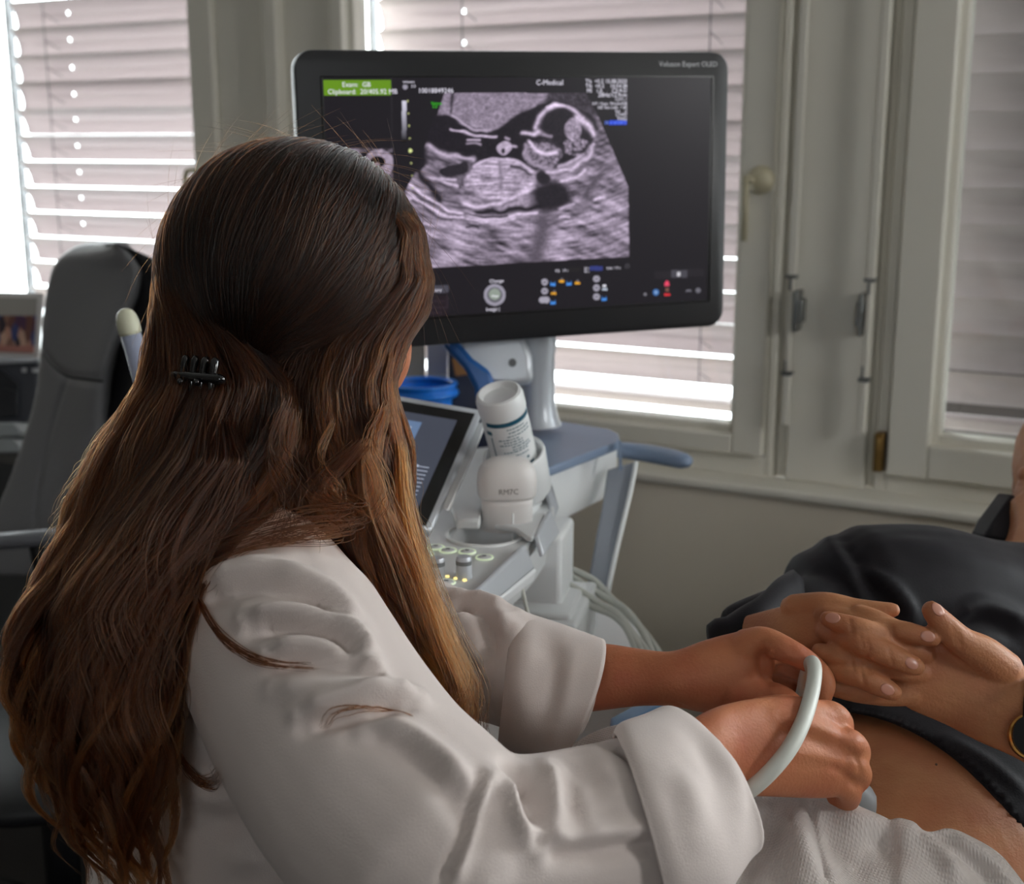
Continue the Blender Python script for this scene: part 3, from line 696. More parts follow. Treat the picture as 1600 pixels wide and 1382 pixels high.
# bottle of gel, upside down in its cup
gb0 = P(806, 722, 1.50); gdir = norm(np.array([-.20, -.36, .90]))
gx, gy, ga = frame(gdir, (0, -1, .2))
gel = empty('gel_bottle', gb0-gdir*.04, 'white gel bottle with a dark teal band standing upside down in the cup', 'bottle')
R0 = .0262
obj('bottle_body', [lathe(gb0, gdir, [(.010, -.045), (.012, -.03), (R0*.9, -.015), (R0, 0), (R0, .072), (R0*1.03, .076), (R0*1.03, .090), (R0*.97, .0955), (R0*.86, .0970), (R0*.76, .0950), (R0*.70, .0905), (R0*.3, .0895)], 48)], M_white, gel, auto=40)
def wrap(a, h, r=R0+.0004): return gb0+gdir*h+(gx*math.cos(a)+gy*math.sin(a))*r
tocam = norm(CAM-gb0); a_c = math.atan2(tocam@gy, tocam@gx)
def band(a0, a1, h0, h1, r=R0+.0004, n=20):
    v = []; 
    for t in np.linspace(a0, a1, n): v += [wrap(t, h0, r), wrap(t, h1, r)]
    return v, [(2*i, 2*i+2, 2*i+3, 2*i+1) for i in range(n-1)]
sgn = 1 if (wrap(a_c+.5, 0)-wrap(a_c, 0))@RT > 0 else -1
obj('label_band', [band(a_c-sgn*.95, a_c+sgn*1.6, .066, .0715)], mat('label_teal', col3(16, 84, 108), .4), gel)
rl = random.Random(4); g = []
for i, h in enumerate((.061, .0565, .052, .048, .0445, .041, .0375, .034, .031, .0255)):
    w0 = (-.05, 0, -.1, -.5, -.3, -.5, 0, 0, -.4, -.2)[i]; a = w0
    while a < w0+rl.uniform(.7, 1.1):
        l = rl.uniform(.06, .20); g.append(band(a_c+sgn*a, a_c+sgn*(a+l), h, h+.0013, n=4)); a += l+.04
for i in range(4): g.append(band(a_c+sgn*(-.35+i*.3), a_c+sgn*(-.35+i*.3+.12), .017, .020, n=4))
g.append(band(a_c-sgn*.1, a_c+sgn*.9, .008, .011)); g.append(band(a_c-sgn*1.05, a_c-sgn*.75, .055, .060)); g.append(band(a_c-sgn*.86, a_c-sgn*.80, -.01, .052, n=3))
obj('label_text', g, mat('label_ink', col3(50, 100, 118), .5), gel)
obj('bottle_holder', [loft([[gb0+gdir*h+(gx*math.cos(t)+gy*math.sin(t))*r for t in np.linspace(0, 2*math.pi, 40, endpoint=False)] for h, r in ((-.05, .026), (-.04, .034), (.010, .0365), (.0135, .0355), (.0135, .033), (.008, .0315), (-.03, .030))])], M_white, mach, smooth=True)
# slim probe at the machine's left side
sp0, sp1 = P(236, 640, 1.52), P(203, 517, 1.50)
spb = empty('slim_probe', sp0-(sp1-sp0)*.6, 'slim rod-shaped probe with a cream rounded tip upright beside the leather chair', 'ultrasound probe')
ax = sp1-sp0; L = np.linalg.norm(ax)
obj('probe_shaft', lathe(sp0-ax*.6, ax, [(.009, 0), (.0115, .02), (.0115, L*1.6)], 24), mat('probe_blue_grey', col3(172, 180, 205), .4), spb, smooth=True)
obj('probe_tip', lathe(sp1, ax, [(.0125, -.004), (.0128, 0), (.0128, .010), (.0115, .017), (.0085, .0225), (.004, .0255), (.0005, .0262)], 24), mat('probe_cream', col3(222, 222, 196), .4), spb, smooth=True)
obj('probe_holder', lathe(sp0-ax*.7, ax, [(.018, 0), (.02, .05), (.018, .06)], 20), M_grey, mach, smooth=True)
obj('holder_bracket', tube([sp0-ax*.6, P(330, 760, 1.50), P(450, 800, 1.48), P(580, 880, 1.42)], .012, 10, 20), M_grey, mach, smooth=True)
# cable bundle behind the column
CB = [[(868, 885, 1.62), (915, 915, 1.60), (962, 945, 1.57), (1004, 985, 1.52), (1034, 1030, 1.47), (1040, 1075, 1.42), (1018, 1125, 1.38)],
      [(868, 892, 1.60), (905, 925, 1.58), (950, 955, 1.55), (988, 990, 1.50), (1014, 1025, 1.46), (1030, 1070, 1.41), (1012, 1125, 1.37)],
      [(868, 880, 1.63), (925, 905, 1.61), (955, 935, 1.58), (985, 960, 1.54), (1010, 1000, 1.50), (1024, 1050, 1.44), (1006, 1120, 1.38)],
      [(868, 905, 1.58), (900, 920, 1.56), (940, 945, 1.54), (970, 965, 1.52), (1000, 1015, 1.47), (1010, 1060, 1.43), (995, 1110, 1.38)],
      [(868, 912, 1.57), (890, 932, 1.55), (930, 950, 1.54), (958, 962, 1.53), (980, 985, 1.50), (1000, 1040, 1.45), (1000, 1100, 1.40)]]
bun = 'probe cables looping behind the column'
for i, c in enumerate(CB):
    o = obj('probe_cable', tube([P(*q) for q in c], .0042, 8, 40), M_cable, smooth=True)
    tag(o, ('white cable on the outside of the bundle looping behind the column', 'white cable second from the outside of the bundle behind the column', 'white cable in the middle of the bundle looping behind the column',
            'white cable fourth from the outside of the bundle, behind the column', 'innermost white cable of the bundle, nearest the machine column')[i], 'cable', bun)
tag(obj('hanging_cable', tube([P(812, 896, 1.40), P(817, 925, 1.39), P(826, 965, 1.38), P(834, 1010, 1.37)], .0022, 8, 14), M_cable, smooth=True), 'thin white cable hanging straight down under the console edge', 'cable')

# ------------------------------------------------------------------ desk along the window with its clutter
DZ = .83
dk = empty('desk', (*Wp(-2.2, 1.85, 0)[:2], 0), 'grey desk under the left window carrying the printer and photo', 'desk')
obj('worktop', wbox(-3.2, -1.30, 1.62, 2.13, DZ-.025, DZ), mat('desk_grey', col3(120, 118, 116), .5), dk, bevel=.003)
for s in (-3.1, -2.45, -1.36): obj('leg', wbox(s-.02, s+.02, 1.7, 2.1, 0, DZ-.025), M_dgrey, dk)

# ------------------------------------------------------------------ soft bodies
def blend(name, geos, m, voxel, smooth_it=4, parent=None, factor=.5):
    """union of overlapping volumes grown into one continuous surface"""
    o = obj(name, geos, m, parent=parent, origin=(0, 0, 0) if parent is None else None)
    r = o.modifiers.new('remesh', 'REMESH'); r.mode = 'VOXEL'; r.voxel_size = voxel
    s = o.modifiers.new('smooth', 'SMOOTH'); s.factor = factor; s.iterations = smooth_it
    me = mesh_of(o); o.modifiers.clear(); old = o.data; o.data = me; bpy.data.meshes.remove(old)
    me.materials.clear(); me.materials.append(m)
    me.polygons.foreach_set('use_smooth', [True]*len(me.polygons))
    return o
def verts_of(o):
    n = len(o.data.vertices); a = np.empty(n*3, np.float32); o.data.vertices.foreach_get('co', a)
    return a.reshape(n, 3).astype(float)+np.array(wpos(o))
def set_verts(o, V):
    o.data.vertices.foreach_set('co', (V-np.array(wpos(o))).astype(np.float32).ravel()); o.data.update()
def normals_of(o):
    n = len(o.data.vertices); a = np.empty(n*3, np.float32); o.data.vertices.foreach_get('normal', a); return a.reshape(n, 3).astype(float)
def bvh_of(o):
    V = verts_of(o); return BVHTree.FromPolygons([Vector(v) for v in V], [tuple(p.vertices) for p in o.data.polygons])
def seg_dist(V, path):
    D = np.full(len(V), 1e9)
    for a, b in zip(path[:-1], path[1:]):
        d = b-a; t = np.clip(((V-a)@d)/(d@d+1e-12), 0, 1); D = np.minimum(D, np.linalg.norm(V-a-t[:, None]*d, axis=1))
    return D
def folds(o, items, gain=1.0):
    """items: (path in photo pixels, width m, height m); the path is dropped on the cloth along the line of sight"""
    bv = bvh_of(o); V = verts_of(o); N = normals_of(o); H = np.zeros(len(V))
    for path, w, h in items:
        pts = spline(path, max(8, len(path)*5)); hit = []
        for x, y in pts:
            r = ray(x, y); q = bv.ray_cast(Vector(CAM), Vector(r))
            if q[0] is not None: hit.append(np.array(q[0]))
        if len(hit) < 2: continue
        hit = np.array(hit); keep = [hit[0]]
        for a in hit[1:]:
            if np.linalg.norm(a-keep[-1]) < .08: keep.append(a)
        if len(keep) < 2: continue
        keep = np.array(keep); D = np.full(len(V), 1e9); lo, hi = keep.min(0)-3*w, keep.max(0)+3*w
        idx = np.where(((V > lo) & (V < hi)).all(1))[0]
        if not len(idx): continue
        d = seg_dist(V[idx], keep)
        ends = np.minimum(np.linalg.norm(V[idx]-keep[0], axis=1), np.linalg.norm(V[idx]-keep[-1], axis=1))
        H[idx] += gain*h*np.exp(-(d/w)**2)*np.clip(.35+ends/(2.5*w), 0, 1)
    set_verts(o, V+N*H[:, None])
def wrinkle(o, amp, scale, seed=0, stretch=(1, 1, 1)):
    V = verts_of(o); N = normals_of(o); n1, n2 = Noise(seed+11), Noise(seed+12)
    q = V*np.array(stretch)/scale
    h = n1(q[:, 0]+q[:, 2]*.6, q[:, 1]-q[:, 2]*.7)+n2(q[:, 2]*1.1+40, q[:, 0]*.8-q[:, 1])-1
    set_verts(o, V+N*(h*amp)[:, None])
def chain(px, steps=None, n=16, flat=1.0, hint=(0, 0, 1)):
    """(px, py, distance, radius) -> tapered, round-ended limb piece"""
    return tube([P(*q[:3]) for q in px], [q[3] for q in px], n, steps or max(6, 5*len(px)), flat=flat, hint=hint, rounded=True)
def slab(rows, n=22, e2=None):
    """rows: (x0, y0, x1, y1, distance, half thickness): limb cross-sections seen edge on"""
    rs = []; A = np.asarray(rows, float); A = spline(A, len(rows)*4)
    for x0, y0, x1, y1, d, t in A:
        a, b = P(x0, y0, d), P(x1, y1, d); c = (a+b)/2; e1 = (a-b)/2
        rs.append([c+e1*math.cos(q)+FW*t*math.sin(q) for q in np.linspace(0, 2*math.pi, n, endpoint=False)])
    def capr(r, k, off):
        c = np.mean(r, axis=0); return [c+(p-c)*k+off for p in r]
    d0 = np.mean(rs[0], axis=0)-np.mean(rs[1], axis=0); d1 = np.mean(rs[-1], axis=0)-np.mean(rs[-2], axis=0)
    t0, t1 = A[0][5], A[-1][5]
    rs = [capr(rs[0], .5, norm(d0)*t0*.8), capr(rs[0], .85, norm(d0)*t0*.45)]+rs+[capr(rs[-1], .85, norm(d1)*t1*.45), capr(rs[-1], .5, norm(d1)*t1*.8)]
    return loft(rs)

def skin(name, c, c2, rough=.52):
    m = mat(name, c, rough, bump=.25, bscale=420, sss=.12, spec=.35)
    nt = m.node_tree; b = nt.nodes['Principled BSDF']
    tc = nt.nodes.new('ShaderNodeTexCoord'); n = nt.nodes.new('ShaderNodeTexNoise'); n.inputs['Scale'].default_value = 22; n.inputs['Detail'].default_value = 5
    mx = nt.nodes.new('ShaderNodeMix'); mx.data_type = 'RGBA'; mx.inputs[6].default_value = (*c, 1); mx.inputs[7].default_value = (*c2, 1)
    rp = nt.nodes.new('ShaderNodeMapRange'); rp.inputs[1].default_value = .4; rp.inputs[2].default_value = .75
    nt.links.new(tc.outputs['Object'], n.inputs['Vector']); nt.links.new(n.outputs[0], rp.inputs[0]); nt.links.new(rp.outputs[0], mx.inputs[0]); nt.links.new(mx.outputs[2], b.inputs['Base Color'])
    return m
M_skinD = skin('skin_tan', col3(190, 122, 86), col3(176, 98, 70))
M_skinP = skin('skin_olive', col3(184, 128, 90), col3(168, 104, 72))
M_nail = mat('fingernail', col3(200, 142, 122), .3)
def cloth_mat(name, c, rough=.85, weave=900, strength=.18, sheen=.15):
    return mat(name, c, rough, bump=strength, bscale=weave, sheen=sheen, spec=.2, detail=2)
M_coat = cloth_mat('white_coat_cotton', col3(212, 200, 195), .8)
M_shirt = cloth_mat('black_jersey', col3(26, 24, 29), .65, 600, .12, .05)

# ------------------------------------------------------------------ the sonographer
TY = math.radians(72)
fd = np.array([math.sin(TY), math.cos(TY), 0]); ld = np.array([-math.cos(TY), math.sin(TY), 0])
SR = P(440, 1000, 1.0)
SL = SR+ld*.29+np.array([.01, 0, .02])
mid = (SR+SL)/2
HC = P(462, 427, 1.13)
HY = math.radians(45)
hf = np.array([math.sin(HY), math.cos(HY), 0]); hl = np.array([-math.cos(HY), math.sin(HY), 0]); hu = np.array([0, 0, 1.0])
NB = mid*np.array([1, 1, 0])+np.array([0, 0, SR[2]+.045])-fd*.02

def torso(k, z0=.50):
    """stacked horizontal sections of the trunk, k shrinks them (the body inside the coat)"""
    rs = []
    for z, a, b, sh in ((1.085, .06, .05, .0), (1.06, .105, .075, .0), (1.02, .150, .100, -.01), (.95, .165, .118, -.02), (.86, .160, .118, -.035), (.76, .150, .112, -.05), (.66, .160, .12, -.055), (.56, .19, .14, -.05), (.47, .20, .15, -.04)):
        c = mid*np.array([1, 1, 0])+fd*sh+np.array([0, 0, z-.0])
        rs.append([c+ld*(a-k)*math.cos(t)+fd*(b-k)*math.sin(t) for t in np.linspace(0, 2*math.pi, 40, endpoint=False)])
    return loft(rs)
person = None
# body: head, neck, trunk, arms and hands in one surface
hcc = HC-hu*.012
face = [ellipsoid(hcc, hf*.093, hl*.073, hu*.10), ellipsoid(hcc+hf*.035-hu*.065, hf*.055, hl*.052, hu*.058),
        ellipsoid(HC+hf*.050-hl*.028-hu*.068, hf*.043, hl*.043, hu*.052), ellipsoid(hcc+hf*.092-hu*.035, hf*.016, hl*.012, hu*.02), ellipsoid(hcc+hf*.082-hu*.075, hf*.012, hl*.022, hu*.009), ellipsoid(hcc+hf*.075-hu*.105, hf*.016, hl*.02, hu*.014),
        ellipsoid(hcc+hf*.005-hl*.074-hu*.02, hf*.016, hl*.007, hu*.028), ellipsoid(hcc+hf*.005+hl*.074-hu*.02, hf*.016, hl*.007, hu*.028)]
neck = tube([hcc-hu*.05-hf*.02, (hcc+NB)/2-hu*.02, NB-hu*.05], [.056, .052, .062], 20, 10)
armR_skin = [tube([SR, P(690, 1345, .88), P(960, 1290, .93)], [.048, .045, .038], 16, 16),
             slab([(940, 1215, 1000, 1360, .93, .028), (1090, 1120, 1110, 1262, .965, .024), (1150, 1097, 1165, 1246, .985, .021), (1200, 1090, 1215, 1246, 1.0, .021), (1250, 1088, 1265, 1248, 1.012, .021), (1292, 1098, 1306, 1246, 1.022, .020), (1318, 1120, 1326, 1236, 1.03, .016)])]
# knuckles and curled fingers of the gripping hand
for k, (x, y, d) in enumerate(((1300, 1116, 1.022), (1326, 1158, 1.012), (1328, 1192, 1.014), (1312, 1222, 1.018))):
    armR_skin.append(chain([(x-54, y-2, d+.010, .0085), (x-6, y, d+.003, .0110), (x+14, y+14, d+.012, .0100), (x+10, y+30, d+.036, .0095), (x-18, y+34, d+.05, .0085)]))
armR_skin.append(chain([(1190, 1125, 1.02, .018), (1235, 1118, 1.045, .016), (1290, 1140, 1.06, .012), (1310, 1180, 1.07, .010)]))   # thumb, on the far side
armL_skin = [tube([SL, P(640, 1010, 1.26), P(870, 1065, 1.155)], [.046, .042, .036], 16, 16),
             slab([(860, 1002, 846, 1120, 1.16, .028), (945, 1006, 925, 1112, 1.13, .026), (1000, 1014, 992, 1104, 1.115, .022), (1050, 1018, 1048, 1104, 1.10, .020), (1100, 1001, 1100, 1114, 1.095, .021), (1150, 988, 1155, 1113, 1.09, .020), (1180, 986, 1196, 1075, 1.087, .015)]),
             chain([(1150, 1085, 1.085, .017), (1195, 1088, 1.075, .0135), (1222, 1091, 1.068, .0105), (1243, 1101, 1.066, .0078)]),           # thumb
             chain([(1170, 1012, 1.085, .0165), (1194, 1003, 1.076, .0125), (1230, 1017, 1.062, .0108), (1262, 1034, 1.058, .0090), (1272, 1046, 1.062, .0078)]),     # index
             chain([(1180, 1020, 1.10, .016), (1225, 1018, 1.098, .0115), (1268, 1040, 1.090, .0098), (1289, 1066, 1.085, .0090), (1284, 1092, 1.083, .0082)]),      # middle
             chain([(1180, 1035, 1.115, .015), (1220, 1035, 1.115, .011), (1262, 1058, 1.106, .0090), (1270, 1088, 1.10, .0082)]),
             chain([(1180, 1050, 1.125, .014), (1215, 1055, 1.126, .0095), (1240, 1075, 1.12, .0078), (1245, 1098, 1.115, .0070)])]
legs = [tube([mid*np.array([1, 1, 0])+np.array([0, 0, .50])-fd*.03+ld*s*.10, mid*np.array([1, 1, 0])+np.array([0, 0, .50])+fd*.20+ld*s*.13, mid*np.array([1, 1, 0])+np.array([0, 0, .08])+fd*.24+ld*s*.12], [.085, .07, .05], 16, 20, rounded=True) for s in (-1, 1)]
D_body = blend('person', face+[neck, torso(.022)]+armR_skin+armL_skin, M_skinD, .0023, 3)
folds(D_body, [([(1215, 1118), (1262, 1132), (1300, 1148), (1330, 1160)], .0055, .0030), ([(1210, 1140), (1262, 1152), (1305, 1170)], .0060, -.0022), ([(1230, 1175), (1285, 1182), (1325, 1190)], .0045, .0014),
               ([(1322, 1170), (1338, 1186), (1345, 1210)], .0022, -.0016), ([(1300, 1200), (1322, 1212), (1336, 1230)], .0024, -.0016), ([(1290, 1118), (1312, 1132), (1330, 1148)], .0030, -.0014),
               ([(1196, 1010), (1190, 1040), (1200, 1068)], .0040, -.0040), ([(1232, 1003), (1238, 1018)], .0022, -.0008), ([(1260, 1018), (1266, 1030)], .002, -.0006), ([(1040, 1092), (1058, 1100), (1075, 1108)], .0025, -.0012)])
tag(D_body, 'seated person with long brown hair and a white coat, seen from behind, scanning the patient', 'person')
person = D_body

# the coat: trunk and sleeves as one garment
up_arm = tube([SR, P(500, 1115, .965), P(580, 1235, .925), P(680, 1335, .895)], [.082, .084, .085, .085], 28, 24, rounded=True)
fore_arm = tube([P(680, 1340, .895), P(760, 1338, .90), P(840, 1326, .91), P(930, 1302, .928), P(1020, 1275, .948)], [.080, .071, .065, .062, .060], 28, 28, rounded=True)
shoulderR = tube([NB-hu*.035, (NB+SR)/2+hu*.0, SR], [.055, .066, .082], 20, 10, rounded=True)
shoulderL = tube([NB-hu*.035, (NB+SL)/2+hu*.0, SL], [.055, .066, .080], 20, 10, rounded=True)
sleeveL = slab([(520, 900, 520, 1060, 1.28, .07), (600, 888, 600, 1085, 1.25, .068), (680, 903, 690, 1110, 1.21, .062), (765, 938, 765, 1130, 1.18, .056), (840, 962, 815, 1150, 1.16, .050), (900, 988, 840, 1165, 1.145, .046)])
D_coat = blend('coat', [torso(0), up_arm, fore_arm, shoulderR, shoulderL, sleeveL], M_coat, .0036, 10, parent=person)
folds(D_coat, [
    # upper arm and shoulder
    ([(330, 905), (400, 890), (470, 905), (520, 935), (560, 985)], .010, .006), ([(310, 935), (400, 918), (470, 935), (520, 965)], .008, -.004),
    ([(385, 965), (450, 962), (510, 978), (560, 1010), (580, 1040)], .008, .008), ([(400, 985), (460, 982), (520, 1000), (560, 1035)], .006, -.006),
    ([(420, 1015), (480, 1012), (540, 1030), (590, 1062)], .008, .006), ([(430, 1040), (500, 1034), (560, 1050), (600, 1080)], .006, -.004),
    ([(430, 1075), (500, 1078), (560, 1078), (620, 1090)], .008, .004), ([(470, 1112), (540, 1098), (600, 1085), (650, 1088)], .008, .006), ([(480, 1135), (560, 1118), (630, 1104)], .006, -.005),
    ([(330, 1215), (400, 1212), (480, 1205), (560, 1180), (620, 1160), (690, 1150)], .009, -.007), ([(330, 1235), (420, 1236), (500, 1228), (580, 1205), (650, 1180)], .011, .006),
    ([(560, 1150), (610, 1160), (660, 1190), (700, 1230), (730, 1268)], .008, -.005), ([(575, 1135), (630, 1148), (690, 1190), (730, 1240)], .010, .006),
    # elbow seam and forearm
    ([(745, 1216), (738, 1250), (722, 1310), (690, 1382)], .0035, -.004), ([(753, 1216), (747, 1250), (732, 1310), (705, 1382)], .005, .003),
    ([(772, 1222), (792, 1240), (805, 1255), (815, 1290), (840, 1325)], .009, .008), ([(800, 1208), (814, 1228), (822, 1260), (838, 1300)], .008, -.007),
    ([(865, 1195), (872, 1240), (872, 1295)], .008, .005), ([(885, 1195), (892, 1240), (895, 1290)], .009, -.005),
    ([(840, 1312), (900, 1312), (970, 1305), (1035, 1300)], .008, .004), ([(840, 1328), (900, 1330), (970, 1322), (1040, 1315)], .008, -.005),
    ([(960, 1160), (1000, 1185), (1030, 1220), (1048, 1260)], .007, -.006), ([(900, 1180), (930, 1215), (945, 1250)], .010, -.004),
    ([(380, 1330), (470, 1310), (560, 1330), (640, 1372)], .014, .006), ([(300, 1290), (400, 1300), (480, 1290)], .012, -.005), ([(20, 1210), (35, 1290), (30, 1370)], .010, -.008), ([(45, 1200), (80, 1290), (100, 1375)], .010, .007), ([(5, 1250), (8, 1330), (0, 1380)], .008, .006),
    # far sleeve
    ([(700, 940), (740, 955), (765, 985), (760, 1030)], .008, -.006), ([(720, 930), (760, 945), (800, 960)], .010, .006), ([(690, 985), (720, 970), (760, 965), (800, 985)], .008, .006), ([(700, 1020), (730, 1060), (750, 1110)], .010, -.005)], 2.0)
wrinkle(D_coat, .0012, .035, 3)
# turned-back cuffs
def cuff(rings, name='cuff', th=.0028):
    rr = []
    for (cx, cy, mx, my, d, e2) in rings:
        c = P(cx, cy, d); e1 = P(cx+mx, cy+my, d)-c
        rr.append([c+e1*math.cos(q)+np.array(e2)*math.sin(q) for q in np.linspace(0, 2*math.pi, 64, endpoint=False)])
    # dense interpolation along the cuff
    A = np.array(rr).reshape(len(rr), -1); A = spline(A, len(rr)*8).reshape(-1, 64, 3)
    o = obj(name, loft([list(r) for r in A], False, False), M_coat, person, smooth=True)
    bm = bmesh.new(); bm.from_mesh(o.data)
    bmesh.ops.recalc_face_normals(bm, faces=bm.faces); bm.to_mesh(o.data); bm.free()
    o.data.polygons.foreach_set('use_smooth', [True]*len(o.data.polygons))
    return o
cR = cuff([(1000, 1290, -35, -138, .935, -FW*.067+RT*.004), (1020, 1280, -42, -144, .94, -FW*.071+RT*.008), (1060, 1262, -40, -140, .955, -FW*.069+RT*.016), (1096, 1226, -44, -117, .975, -FW*.060+RT*.020), (1109, 1219, -46, -107, .978, -FW*.056+RT*.022)])
folds(cR, [([(1040, 1200), (1075, 1235), (1090, 1300)], .010, .004), ([(1080, 1150), (1110, 1200), (1120, 1260)], .009, -.003), ([(1125, 1170), (1150, 1230), (1150, 1290)], .008, .003), ([(1010, 1190), (1060, 1200), (1110, 1180)], .010, -.002)])
s_ = cR.modifiers.new('thick', 'SOLIDIFY'); s_.thickness = .003; s_.offset = 0
cL = cuff([(790, 1062, 12, -100, 1.172, -FW*.058), (805, 1065, 16, -104, 1.165, -FW*.062+RT*.002), (850, 1078, 26, -100, 1.152, -FW*.058+RT*.004), (905, 1094, 38, -92, 1.135, -FW*.052+RT*.006)])
folds(cL, [([(850, 1000), (870, 1050), (860, 1120)], .010, -.004), ([(820, 1000), (815, 1060), (830, 1130)], .012, .004), ([(890, 1030), (880, 1100), (860, 1160)], .008, .003)])
s_ = cL.modifiers.new('thick', 'SOLIDIFY'); s_.thickness = .003; s_.offset = 0
# trousers and stool under the coat
tr = blend('trousers', legs, mat('navy_trousers', col3(40, 42, 52), .8), .006, 6, parent=person)
obj('shoe', [ellipsoid(mid*np.array([1, 1, 0])+fd*.29+ld*s*.12+hu*.035, fd*.12, ld*.045, hu*.035) for s in (-1,)], M_white, person, smooth=True)
obj('shoe', [ellipsoid(mid*np.array([1, 1, 0])+fd*.29+ld*s*.12+hu*.035, fd*.12, ld*.045, hu*.035) for s in (1,)], M_white, person, smooth=True)

# ------------------------------------------------------------------ hair
RH = (.121, .106, .114)      # front-back, side, up
def hp(v, k=1.0):            # direction in head coordinates -> point on the hair dome
    v = np.asarray(v, float)
    return HC+(hf*v[..., 0:1]*RH[0]+hl*v[..., 1:2]*RH[1]+hu*v[..., 2:3]*RH[2])*k if v.ndim > 1 else HC+(hf*v[0]*RH[0]+hl*v[1]*RH[1]+hu*v[2]*RH[2])*k
clip_w = P(322, 598, 1.035)
q = clip_w-HC; clip_d = norm([q@hf/RH[0], q@hl/RH[1], q@hu/RH[2]])
LEFT = [(280, 318, 340, 1.12, .04), (360, 262, 330, 1.115, .05), (440, 240, 345, 1.105, .055), (520, 230, 420, 1.09, .055), (600, 217, 480, 1.075, .055), (690, 158, 480, 1.055, .06), (780, 112, 440, 1.035, .058), (860, 86, 345, 1.01, .050), (930, 60, 302, .985, .044), (1000, 46, 296, .965, .040), (1080, 38, 268, .955, .038), (1160, 48, 258, .95, .036), (1240, 76, 258, .955, .034), (1310, 112, 252, .96, .030), (1365, 175, 232, .965, .024)]
RIGHT = [(280, 560, 592, 1.13, .04), (360, 600, 656, 1.13, .05), (440, 560, 676, 1.125, .05), (490, 450, 668, 1.11, .05), (540, 395, 636, 1.095, .045), (600, 380, 617, 1.09, .05), (640, 375, 622, 1.09, .05), (700, 370, 642, 1.09, .05), (780, 400, 640, 1.085, .045), (860, 430, 650, 1.08, .038), (930, 490, 670, 1.075, .033), (1000, 555, 695, 1.07, .030), (1060, 600, 732, 1.065, .026), (1120, 655, 742, 1.065, .022), (1170, 705, 738, 1.065, .018)]
def section(tab, y):
    t = np.asarray(tab, float); return [np.interp(y, t[:, 0], t[:, k]) for k in (1, 2, 3, 4)]
def mass_core(tab, k):
    rs = []
    for y in np.linspace(tab[3][0], tab[-1][0]-230, 16):
        x0, x1, d, t = section(tab, y); c = P((x0+x1)/2, y, d+.006); w = (x1-x0)/2/FPX*d*k
        rs.append([c+RT*w*math.cos(a)+FW*t*k*math.sin(a)+np.array([0, 0, 0]) for a in np.linspace(0, 2*math.pi, 20, endpoint=False)])
    return loft(rs)
def hair_mat():
    m = bpy.data.materials.new('brown_hair'); m.use_nodes = True; nt = m.node_tree
    nt.nodes.remove(nt.nodes['Principled BSDF'])
    h = nt.nodes.new('ShaderNodeBsdfHairPrincipled'); h.model = 'CHIANG'; h.parametrization = 'COLOR'
    at = nt.nodes.new('ShaderNodeAttribute'); at.attribute_name = 'tone'; at.attribute_type = 'GEOMETRY'
    hi = nt.nodes.new('ShaderNodeHairInfo')
    ad = nt.nodes.new('ShaderNodeMath'); ad.operation = 'MULTIPLY_ADD'; ad.inputs[1].default_value = .30; ad.inputs[2].default_value = -.13
    su = nt.nodes.new('ShaderNodeMath'); su.operation = 'ADD'
    nt.links.new(hi.outputs['Random'], ad.inputs[0]); nt.links.new(ad.outputs[0], su.inputs[0]); nt.links.new(at.outputs['Fac'], su.inputs[1])
    cr = nt.nodes.new('ShaderNodeValToRGB'); e = cr.color_ramp.elements
    e[0].position = 0; e[0].color = (.0026, .0014, .001, 1); e[1].position = 1; e[1].color = (.42, .135, .032, 1)
    k = e.new(.45); k.color = (.055, .0145, .004, 1)
    nt.links.new(su.outputs[0], cr.inputs[0]); nt.links.new(cr.outputs[0], h.inputs['Color'])
    h.inputs['Roughness'].default_value = .32; h.inputs['Radial Roughness'].default_value = .45; h.inputs['IOR'].default_value = 1.40
    nt.links.new(h.outputs[0], nt.nodes['Material Output'].inputs[0])
    return m
M_hair = hair_mat()
M_hcore = mat('hair_core', (.012, .006, .005), .8, spec=.1)  # dark brown filler volume that closes gaps between strands
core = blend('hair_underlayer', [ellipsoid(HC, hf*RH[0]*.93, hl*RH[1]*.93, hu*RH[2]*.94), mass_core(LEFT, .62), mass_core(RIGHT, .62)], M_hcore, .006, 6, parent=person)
bv_coat = bvh_of(D_coat)
rs = np.random.RandomState(7)
K = 40
def polish(S, front=False, off=.004):
    """keep strands outside the coat: any point inside it is moved to the cloth"""
    sh = S.shape; lo = verts_of(D_coat).min(0); hi = verts_of(D_coat).max(0)
    for rep in range(2):
        q = S.reshape(-1, 3); M = np.zeros(len(q))
        for i in np.where(((q > lo) & (q < hi)).all(1))[0]:
            r = bv_coat.find_nearest(Vector(q[i]), .06)
            if r[0] is not None:
                n = np.array(r[1]); v = q[i]-np.array(r[0])
                if v@n < off:
                    M[i] = 1; dv_ = q[i]-CAM; L_ = np.linalg.norm(dv_)
                    h = bv_coat.ray_cast(Vector(CAM), Vector(dv_/L_)) if front else (None,)
                    if h[0] is not None and h[3] < L_: q[i] = CAM+dv_/L_*(h[3]-off)
                    else: q[i] = np.array(r[0])+n*off
        S = q.reshape(sh); M = M.reshape(sh[:2])
        for _ in range(3): M[:, 1:-1] = np.maximum(M[:, 1:-1], .7*np.maximum(M[:, :-2], M[:, 2:]))
        for _ in range(6): S[:, 1:-1] += M[:, 1:-1, None]*((S[:, :-2]+S[:, 2:])/2-S[:, 1:-1])*.5
    return S
S_all = []; T_all = []; R_all = []
def put(S, tone, rad=.00030):
    S_all.append(S); T_all.append(np.broadcast_to(tone, S.shape[:2])); R_all.append(np.full(len(S), rad) if np.isscalar(rad) else rad)
